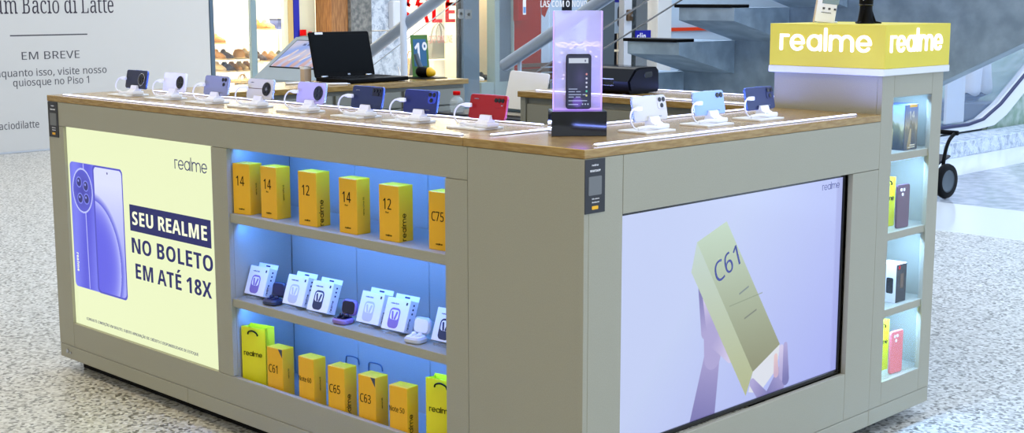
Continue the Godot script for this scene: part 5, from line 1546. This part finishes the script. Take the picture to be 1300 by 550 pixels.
	text(sl, "letters", "SALE", 0.245, M.red_bright, Vector3(8.80, 1.292, 0), Vector3.ZERO, true, false, HORIZONTAL_ALIGNMENT_CENTER, 1.22, 0.002)
	text(sl, "small_letters", "ATÉ 50% OFF ONLINE", 0.085, M.pale_red, Vector3(8.85, 0.965, 0), Vector3.ZERO, false, false, HORIZONTAL_ALIGNMENT_CENTER, 0.62, 0.002)
	var pl := thing("display_plinth", "white display plinth under the silver handbag", "plinth", Vector3(-11.14, 0, -9.70))
	part(pl, "block", box(0.36, 0.66, 0.46, 0.004), M.shop_white, Vector3(0, 0.33, 0))
	part(pl, "cap", box(0.38, 0.02, 0.48, 0.003), M.shop_white, Vector3(0, 0.67, 0))
	handbag("silver handbag on the white plinth in the sale window", Vector3(-11.14, 0.681, -9.72), PI / 2, M.silver_bag, 0.40, 0.24)
	var bag := thing("paper_bag", "brown paper bag beside the white plinth in the sale window", "bag", Vector3(-10.80, 0.0, -8.98), 0.3)
	part(bag, "body", box(0.22, 0.72, 0.18, 0.004), M.pale_tan, Vector3(0, 0.36, 0))
	part(bag, "handle", tube(smooth_path([Vector3(-0.05, 0.71, 0.08), Vector3(-0.03, 0.80, 0.08), Vector3(0.03, 0.80, 0.08), Vector3(0.05, 0.71, 0.08)]), 0.006, 6), M.tan)
	var wsf := thing("window_shelf", "small white shelf in the sale window carrying pink shoes", "shelf", Vector3(-11.30, 1.02, -9.0))
	part(wsf, "board", box(0.2, 0.02, 0.55, 0.002), M.shop_white)
	part(wsf, "bracket", box(0.16, 0.03, 0.02, 0.002), M.aluminium, Vector3(0, -0.025, 0.2))
	part(wsf, "bracket", box(0.16, 0.03, 0.02, 0.002), M.aluminium, Vector3(0, -0.025, -0.2))
	shoe("coral pink shoe on the small sale window shelf", Vector3(-11.28, 1.03, -9.05), 0.4, M.coral, "window shoes")
	shoe("dark brown shoe on the small sale window shelf", Vector3(-11.28, 1.03, -8.90), 0.4, M.brown, "window shoes")
	sslab("trim_black_jamb", Vector3(X - 0.06, 0, -9.335), Vector3(X, 2.9, -9.30), M.black)
	sslab("trim_door_post", Vector3(X - 0.05, 0, -9.615), Vector3(X + 0.04, 4.9, -9.34), M.blue_grey)
	var hg := thing("door_hinge", "steel glass door hinge on the blue grey post", "hinge", Vector3(X + 0.045, 1.27, -9.33), PI / 2)
	part(hg, "plate", plate(0.12, 0.12, 0.012, 0.02, 0.003), M.steel, Vector3(0.09, 0, 0))
	part(hg, "plate", plate(0.09, 0.12, 0.012, 0.02, 0.003), M.steel, Vector3(-0.04, 0.01, 0))
	part(hg, "screw", drum(0.02, 0.006, 12), M.black, Vector3(0.09, 0, 0.008))
	part(hg, "screw", drum(0.02, 0.006, 12), M.black, Vector3(-0.04, 0.01, 0.008))
	# cream niche with trainers
	sslab("wall_niche_back", Vector3(-11.0, 0, -10.7), Vector3(-10.92, 2.9, -9.96), M.cream)
	sslab("wall_niche_side", Vector3(-10.92, 0, -9.70), Vector3(X - 0.06, 2.9, -9.62), M.cream)
	sslab("wall_niche_sill", Vector3(-10.918, 0, -10.4), Vector3(X - 0.02, 0.395, -9.71), M.sage)
	shoe("white and black trainer on the sill of the cream niche", Vector3(-10.55, 0.396, -9.85), 0.1, M.carton_white, "niche trainers")
	shoe("black trainer on the sill of the cream niche", Vector3(-10.55, 0.396, -10.0), 0.1, M.black, "niche trainers")
	var nl := thing("niche_light", "small white light panel at the top of the cream niche", "ceiling light", Vector3(-10.6, 2.63, -10.2))
	part(nl, "frame", box(0.34, 0.03, 0.54, 0.003), M.aluminium)
	part(nl, "light_diffuser", box(0.3, 0.01, 0.5, 0.002), glow_panel(), Vector3(0, -0.018, 0))
	part(nl, "hanger", box(0.02, 0.65, 0.02, 0.002), M.aluminium, Vector3(0, 0.34, 0))
	area("niche_lamp", Vector3(-10.6, 2.595, -10.2), Vector3.DOWN, Vector2(0.3, 0.5), Color(1.0, 0.96, 0.82), 6.0, Vector3.RIGHT)
	sslab("trim_grey_frame", Vector3(X - 0.15, 0, -10.02), Vector3(X, 4.9, -9.935), M.sage)
	sslab("trim_grey_panel", Vector3(X - 0.15, 0, -10.26), Vector3(X - 0.03, 4.9, -10.021), M.blue_grey)
	# red panel with extinguisher box, poster wall
	var rp := thing("red_banner", "tall red wall banner behind the tube handrail", "banner", Vector3(X, 0, -10.54), PI / 2)
	part(rp, "sheet", box(0.52, 3.2, 0.05, 0.004), M.red, Vector3(0, 1.6, -0.02))
	part(rp, "frame_edge", box(0.02, 3.2, 0.07, 0.003), M.sage, Vector3(-0.272, 1.6, -0.02))
	var fx := thing("alarm_box", "red wall box with a white and blue label", "box", Vector3(X + 0.016, 1.36, -10.34), PI / 2)
	part(fx, "case", box(0.18, 0.36, 0.10, 0.006), M.red, Vector3(0, 0, 0.05))
	part(fx, "label", box(0.06, 0.24, 0.003, 0.001), M.carton_white, Vector3(0.02, 0.02, 0.1015))
	part(fx, "blue_field", box(0.045, 0.08, 0.003, 0.001), M.sky_print, Vector3(0.02, -0.04, 0.1035))
	var po := thing("poster_wall", "pale blue shop poster with a red arrow and white lettering", "poster", Vector3(X, 0, -11.27), PI / 2)
	part(po, "board", box(0.92, 3.0, 0.04, 0.003), M.poster_pale, Vector3(0, 1.5, -0.02))
	part(po, "red_arrow", prism(PackedVector2Array([Vector2(-0.46, 1.55), Vector2(-0.22, 1.55), Vector2(-0.40, 1.22), Vector2(-0.46, 1.26)]), 0.004), M.red, Vector3(0, 0, 0.002))
	text(po, "letters", "LAS COM O NOVO", 0.085, M.carton_white, Vector3(-0.02, 1.395, 0.005), Vector3.ZERO, true, false, HORIZONTAL_ALIGNMENT_CENTER, 0.95, 0.002)
	part(po, "dark_block", box(0.20, 0.30, 0.004, 0.001), M.navy, Vector3(0.04, 1.42, 0.0022))
	part(po, "grey_figure", plate(0.26, 0.5, 0.004, 0.1, 0.001), M.sage, Vector3(0.10, 0.95, 0.002))
	var bn := thing("slat_bench", "brown slatted wooden bench below the red banner", "bench", Vector3(X + 0.35, 0, -10.9), PI / 2)
	for k in 4:
		part(bn, "slat", box(1.3, 0.03, 0.085, 0.004), M.bench_brown, Vector3(0, 0.45, -0.14 + 0.095 * k))
	for k in 3:
		part(bn, "back_slat", box(1.3, 0.05, 0.025, 0.004), M.bench_brown, Vector3(0, 0.53 - 0.07 * (k - 1), -0.2))
	for sx in [-0.5, 0.5]:
		part(bn, "leg", box(0.05, 0.435, 0.34, 0.004), M.black, Vector3(sx, 0.2175, 0))
	# dark column and the shop seen through the stair
	sslab("wall_dark_column", Vector3(X - 0.3, 0, -12.20), Vector3(X + 0.1, 5.0, -11.78), M.column_grey)
	sslab("wall_shop_dark", Vector3(-12.2, 0, -15.0), Vector3(-12.1, 2.9, -12.2), M.deep_blue)
	sslab("trim_light_post", Vector3(X - 0.1, 0, -12.70), Vector3(X, 2.9, -12.53), M.rail_white)
	sslab("window_far", Vector3(X - 0.03, 0.02, -13.3), Vector3(X - 0.02, 2.9, -12.71), M.glass, 0.001)
	sslab("wall_white_pier", Vector3(X - 0.2, 0, -13.62), Vector3(X, 2.9, -13.30), M.white_paint)
	sslab("wall_white_panel", Vector3(X - 0.35, 0, -24.0), Vector3(X - 0.2, 2.9, -13.625), M.panel_pale)
	sslab("trim_orange_line", Vector3(X - 0.1995, 0.98, -14.9), Vector3(X - 0.15, 1.03, -13.66), M.orange)
	var lk := thing("lock_box", "grey lock box on the pale post seen through the stair", "box", Vector3(X + 0.002, 1.23, -12.615), PI / 2)
	part(lk, "case", plate(0.10, 0.16, 0.05, 0.02, 0.006), M.bronze, Vector3(0, 0, 0.025))
	part(lk, "knob", drum(0.02, 0.03, 12), M.steel, Vector3(0, 0, 0.06))
	var wt := thing("window_lettering", "blue and white lettering on the far shop glass", "sign", Vector3(X - 0.018, 0, -12.98), PI / 2)
	part(wt, "blue_field", box(0.36, 0.30, 0.002, 0.0005), M.stripe_blue, Vector3(0, 0.86, 0))
	text(wt, "letters", "clip,", 0.09, M.carton_white, Vector3(-0.02, 0.92, 0.002), Vector3.ZERO, true, false, HORIZONTAL_ALIGNMENT_CENTER, 1.0, 0.002)
	text(wt, "letters", "o sol", 0.09, M.carton_white, Vector3(0, 0.79, 0.002), Vector3.ZERO, true, false, HORIZONTAL_ALIGNMENT_CENTER, 1.0, 0.002)
	for q in [[-12.42, 0], [-12.9, 1]]:
		var ps := thing("shop_poster", ["blue headed poster beside the dark column", "dark figure poster behind the far shop glass"][q[1]], "poster", Vector3(-11.0, 1.25, q[0] - 0.35), PI / 2)
		part(ps, "sheet", box(0.30, 0.6, 0.01, 0.002), M.poster_pale)
		part(ps, "blue_head", box(0.30, 0.14, 0.004, 0.001), M.stripe_blue, Vector3(0, 0.23, 0.007))
		part(ps, "dark_figure", plate(0.13, 0.32, 0.004, 0.06, 0.001), M.deep_blue, Vector3(0.02, -0.05, 0.007))
		part(ps, "rod", box(0.02, 1.0, 0.02, 0.002), M.aluminium, Vector3(0, -0.75, -0.02))
		part(ps, "foot", box(0.2, 0.01, 0.2, 0.002), M.aluminium, Vector3(0, -1.245, -0.02))
	var rt := thing("round_table", "small white round table in the far shop", "table", Vector3(-10.65, 0, -12.95))
	part(rt, "table_top", lathe([Vector2(0, 0.70), Vector2(0.26, 0.70), Vector2(0.27, 0.71), Vector2(0.26, 0.72), Vector2(0, 0.72)], 24), M.white_paint)
	part(rt, "column", lathe([Vector2(0.03, 0.02), Vector2(0.03, 0.70)], 12), M.aluminium)
	part(rt, "foot", lathe([Vector2(0, 0.0), Vector2(0.2, 0.0), Vector2(0.2, 0.015), Vector2(0, 0.025)], 20), M.aluminium)
	var rc := thing("red_chair", "red shell chair in the far shop", "chair", Vector3(-11.4, 0, -12.75), 0.4)
	part(rc, "seat", plate(0.4, 0.4, 0.03, 0.08, 0.008), M.red_bright, Vector3(0, 0.45, 0), Vector3(PI / 2, 0, 0))
	part(rc, "backrest", plate(0.4, 0.5, 0.03, 0.1, 0.008), M.red_bright, Vector3(0, 0.95, -0.18), Vector3(-0.1, 0, 0))
	part(rc, "back_support", box(0.05, 0.3, 0.02, 0.003), M.aluminium, Vector3(0, 0.6, -0.185))
	for c in [[-0.15, -0.15], [0.15, -0.15], [-0.15, 0.15], [0.15, 0.15]]:
		part(rc, "leg", box(0.02, 0.44, 0.02, 0.002), M.aluminium, Vector3(c[0], 0.22, c[1]))
	# information totem
	var tt := thing("touch_totem", "grey information totem with a tilted touch screen", "totem", Vector3(-6.15, 0, -3.56))
	part(tt, "pedestal", box(0.32, 0.80, 0.26, 0.01), M.sage, Vector3(0, 0.42, -0.22))
	part(tt, "foot", box(0.5, 0.03, 0.45, 0.008), M.sage, Vector3(0, 0.015, -0.22))
	var hd := part(tt, "head", box(0.72, 0.09, 0.54, 0.012), M.totem_grey, Vector3(0, 0.985, -0.21), Vector3(deg_to_rad(36), 0, 0))
	part(hd, "screen_bezel", box(0.58, 0.006, 0.34, 0.002), M.black, Vector3(0, 0.046, -0.05))
	part(hd, "screen", flat_quad(0.56, 0.32), picture(totem_image(), 0.8), Vector3(0, 0.0495, -0.05), Vector3(-PI / 2, 0, 0))

# ------------------------------------------------------------------ escalator, walker and cart on the right
func build_right_side() -> void:
	var e := thing("escalator", "white clad escalator with glass sides rising beyond the stair", "escalator", Vector3.ZERO)
	var low := [Vector2(8.2, 0.145), Vector2(9.6, 0.160), Vector2(10.6, 0.161), Vector2(10.92, 0.177), Vector2(11.2, 0.27), Vector2(11.59, 0.476), Vector2(18.0, 3.9)]
	var high := [Vector2(8.2, 0.225), Vector2(9.79, 0.225), Vector2(10.34, 0.222), Vector2(10.66, 0.255), Vector2(11.04, 0.389), Vector2(11.56, 0.66), Vector2(18.0, 4.1)]
	var top := [Vector2(8.2, 1.02), Vector2(10.34, 1.04), Vector2(11.0, 1.25), Vector2(18.0, 4.9)]
	for x in [-4.0, -5.2]:
		var poly := PackedVector2Array(low)
		for k in range(high.size() - 1, -1, -1):
			poly.append(high[k])
		part(e, "skirt_panel", prism(poly, 0.10), M.floor_white, Vector3(x - 0.05, 0, 0), Vector3(0, PI / 2, 0))
		var gl := PackedVector2Array(high)
		for k in range(top.size() - 1, -1, -1):
			gl.append(top[k])
		part(e, "glass_side", prism(gl, 0.012), M.glass_blue, Vector3(x - 0.05, 0, 0), Vector3(0, PI / 2, 0))
		var rail := PackedVector3Array()
		for q in top:
			rail.append(Vector3(x - 0.05, q.y + 0.02, -q.x))
		part(e, "hand_belt", tube(rail, 0.035, 10), M.black)
		var line := PackedVector3Array()
		for q in high:
			line.append(Vector3(x + 0.0, q.y, -q.x))
		part(e, "dark_seam", tube(line, 0.018, 8), M.ink_blue)
	part(e, "landing", box(1.08, 0.10, 2.6, 0.006), M.column_grey, Vector3(-4.65, 0.11, -9.65))
	part(e, "step", box(1.08, 0.30, 0.84, 0.006), M.column_grey, Vector3(-4.65, 0.234, -11.37))
	for k in 18:
		part(e, "step", box(1.08, 0.17, 0.33, 0.006), M.column_grey, Vector3(-4.65, 0.47 + 0.172 * k, -11.955 - 0.32 * k))
	var ml := PackedVector2Array([Vector2(10.75, 0.0), Vector2(19.0, 0.0), Vector2(19.0, 3.85), Vector2(18.0, 3.88), Vector2(11.59, 0.47), Vector2(11.2, 0.265), Vector2(10.92, 0.172)])
	part(e, "marble_cladding", prism(ml, 1.2), M.green_marble, Vector3(-4.66, 0, 0), Vector3(0, PI / 2, 0))
	var kb := thing("marble_kerb", "low grey marble kerb in front of the escalator", "kerb", Vector3.ZERO)
	for k in 6:
		slab(kb, "stone_block", Vector3(-4.0, 0.0, -8.2 - (k + 1) * 1.2 + 0.004), Vector3(-3.63, 0.143, -8.2 - k * 1.2), M.marble, 0.004)
	part(e, "newel_panel", box(0.03, 0.80, 0.38, 0.004), M.white_paint, Vector3(-4.13, 0.63, -10.28))
	sslab("wall_far_red", Vector3(-12, 0.0, -22.0), Vector3(-6.0, 3.0, -21.8), M.red)
	make_person(Vector3(-4.42, 0.385, -11.37), deg_to_rad(-30))
	var c := thing("pull_cart", "black folding cart standing behind the tower", "cart", Vector3(-2.62, 0, -6.86), deg_to_rad(-5))
	for x in [-0.16, 0.16]:
		var wh := part(c, "wheel", lathe([Vector2(0.085, -0.022), Vector2(0.125, -0.02), Vector2(0.132, 0.0), Vector2(0.125, 0.02), Vector2(0.085, 0.022)], 26), M.black, Vector3(x, 0.132, 0), Vector3(0, 0, PI / 2))
		part(wh, "rim", lathe([Vector2(0.0, -0.012), Vector2(0.07, -0.012), Vector2(0.086, -0.02), Vector2(0.086, 0.02), Vector2(0.07, 0.012), Vector2(0.0, 0.012)], 20), M.column_grey)
		part(c, "side_tube", tube(smooth_path([Vector3(x * 0.8, 0.14, 0.0), Vector3(x * 0.8, 0.30, -0.01), Vector3(x * 0.8, 0.42, -0.06), Vector3(x * 0.8, 0.475, -0.14)]), 0.014, 10), M.black)
	part(c, "axle", tube(PackedVector3Array([Vector3(-0.16, 0.132, 0), Vector3(0.16, 0.132, 0)]), 0.01, 8), M.steel)
	part(c, "grip_bar", tube(PackedVector3Array([Vector3(-0.15, 0.478, -0.145), Vector3(0.15, 0.478, -0.145)]), 0.018, 10), M.black)
	part(c, "seat_sling", box(0.24, 0.02, 0.18, 0.006), M.navy, Vector3(0, 0.28, -0.03), Vector3(0.3, 0, 0))
	part(c, "front_leg", tube(PackedVector3Array([Vector3(0, 0.14, 0), Vector3(0, 0.03, 0.26)]), 0.012, 8), M.black)
	part(c, "small_wheel", lathe([Vector2(0.0, -0.014), Vector2(0.04, -0.014), Vector2(0.044, 0), Vector2(0.04, 0.014), Vector2(0, 0.014)], 18), M.black, Vector3(0, 0.044, 0.27), Vector3(0, 0, PI / 2))
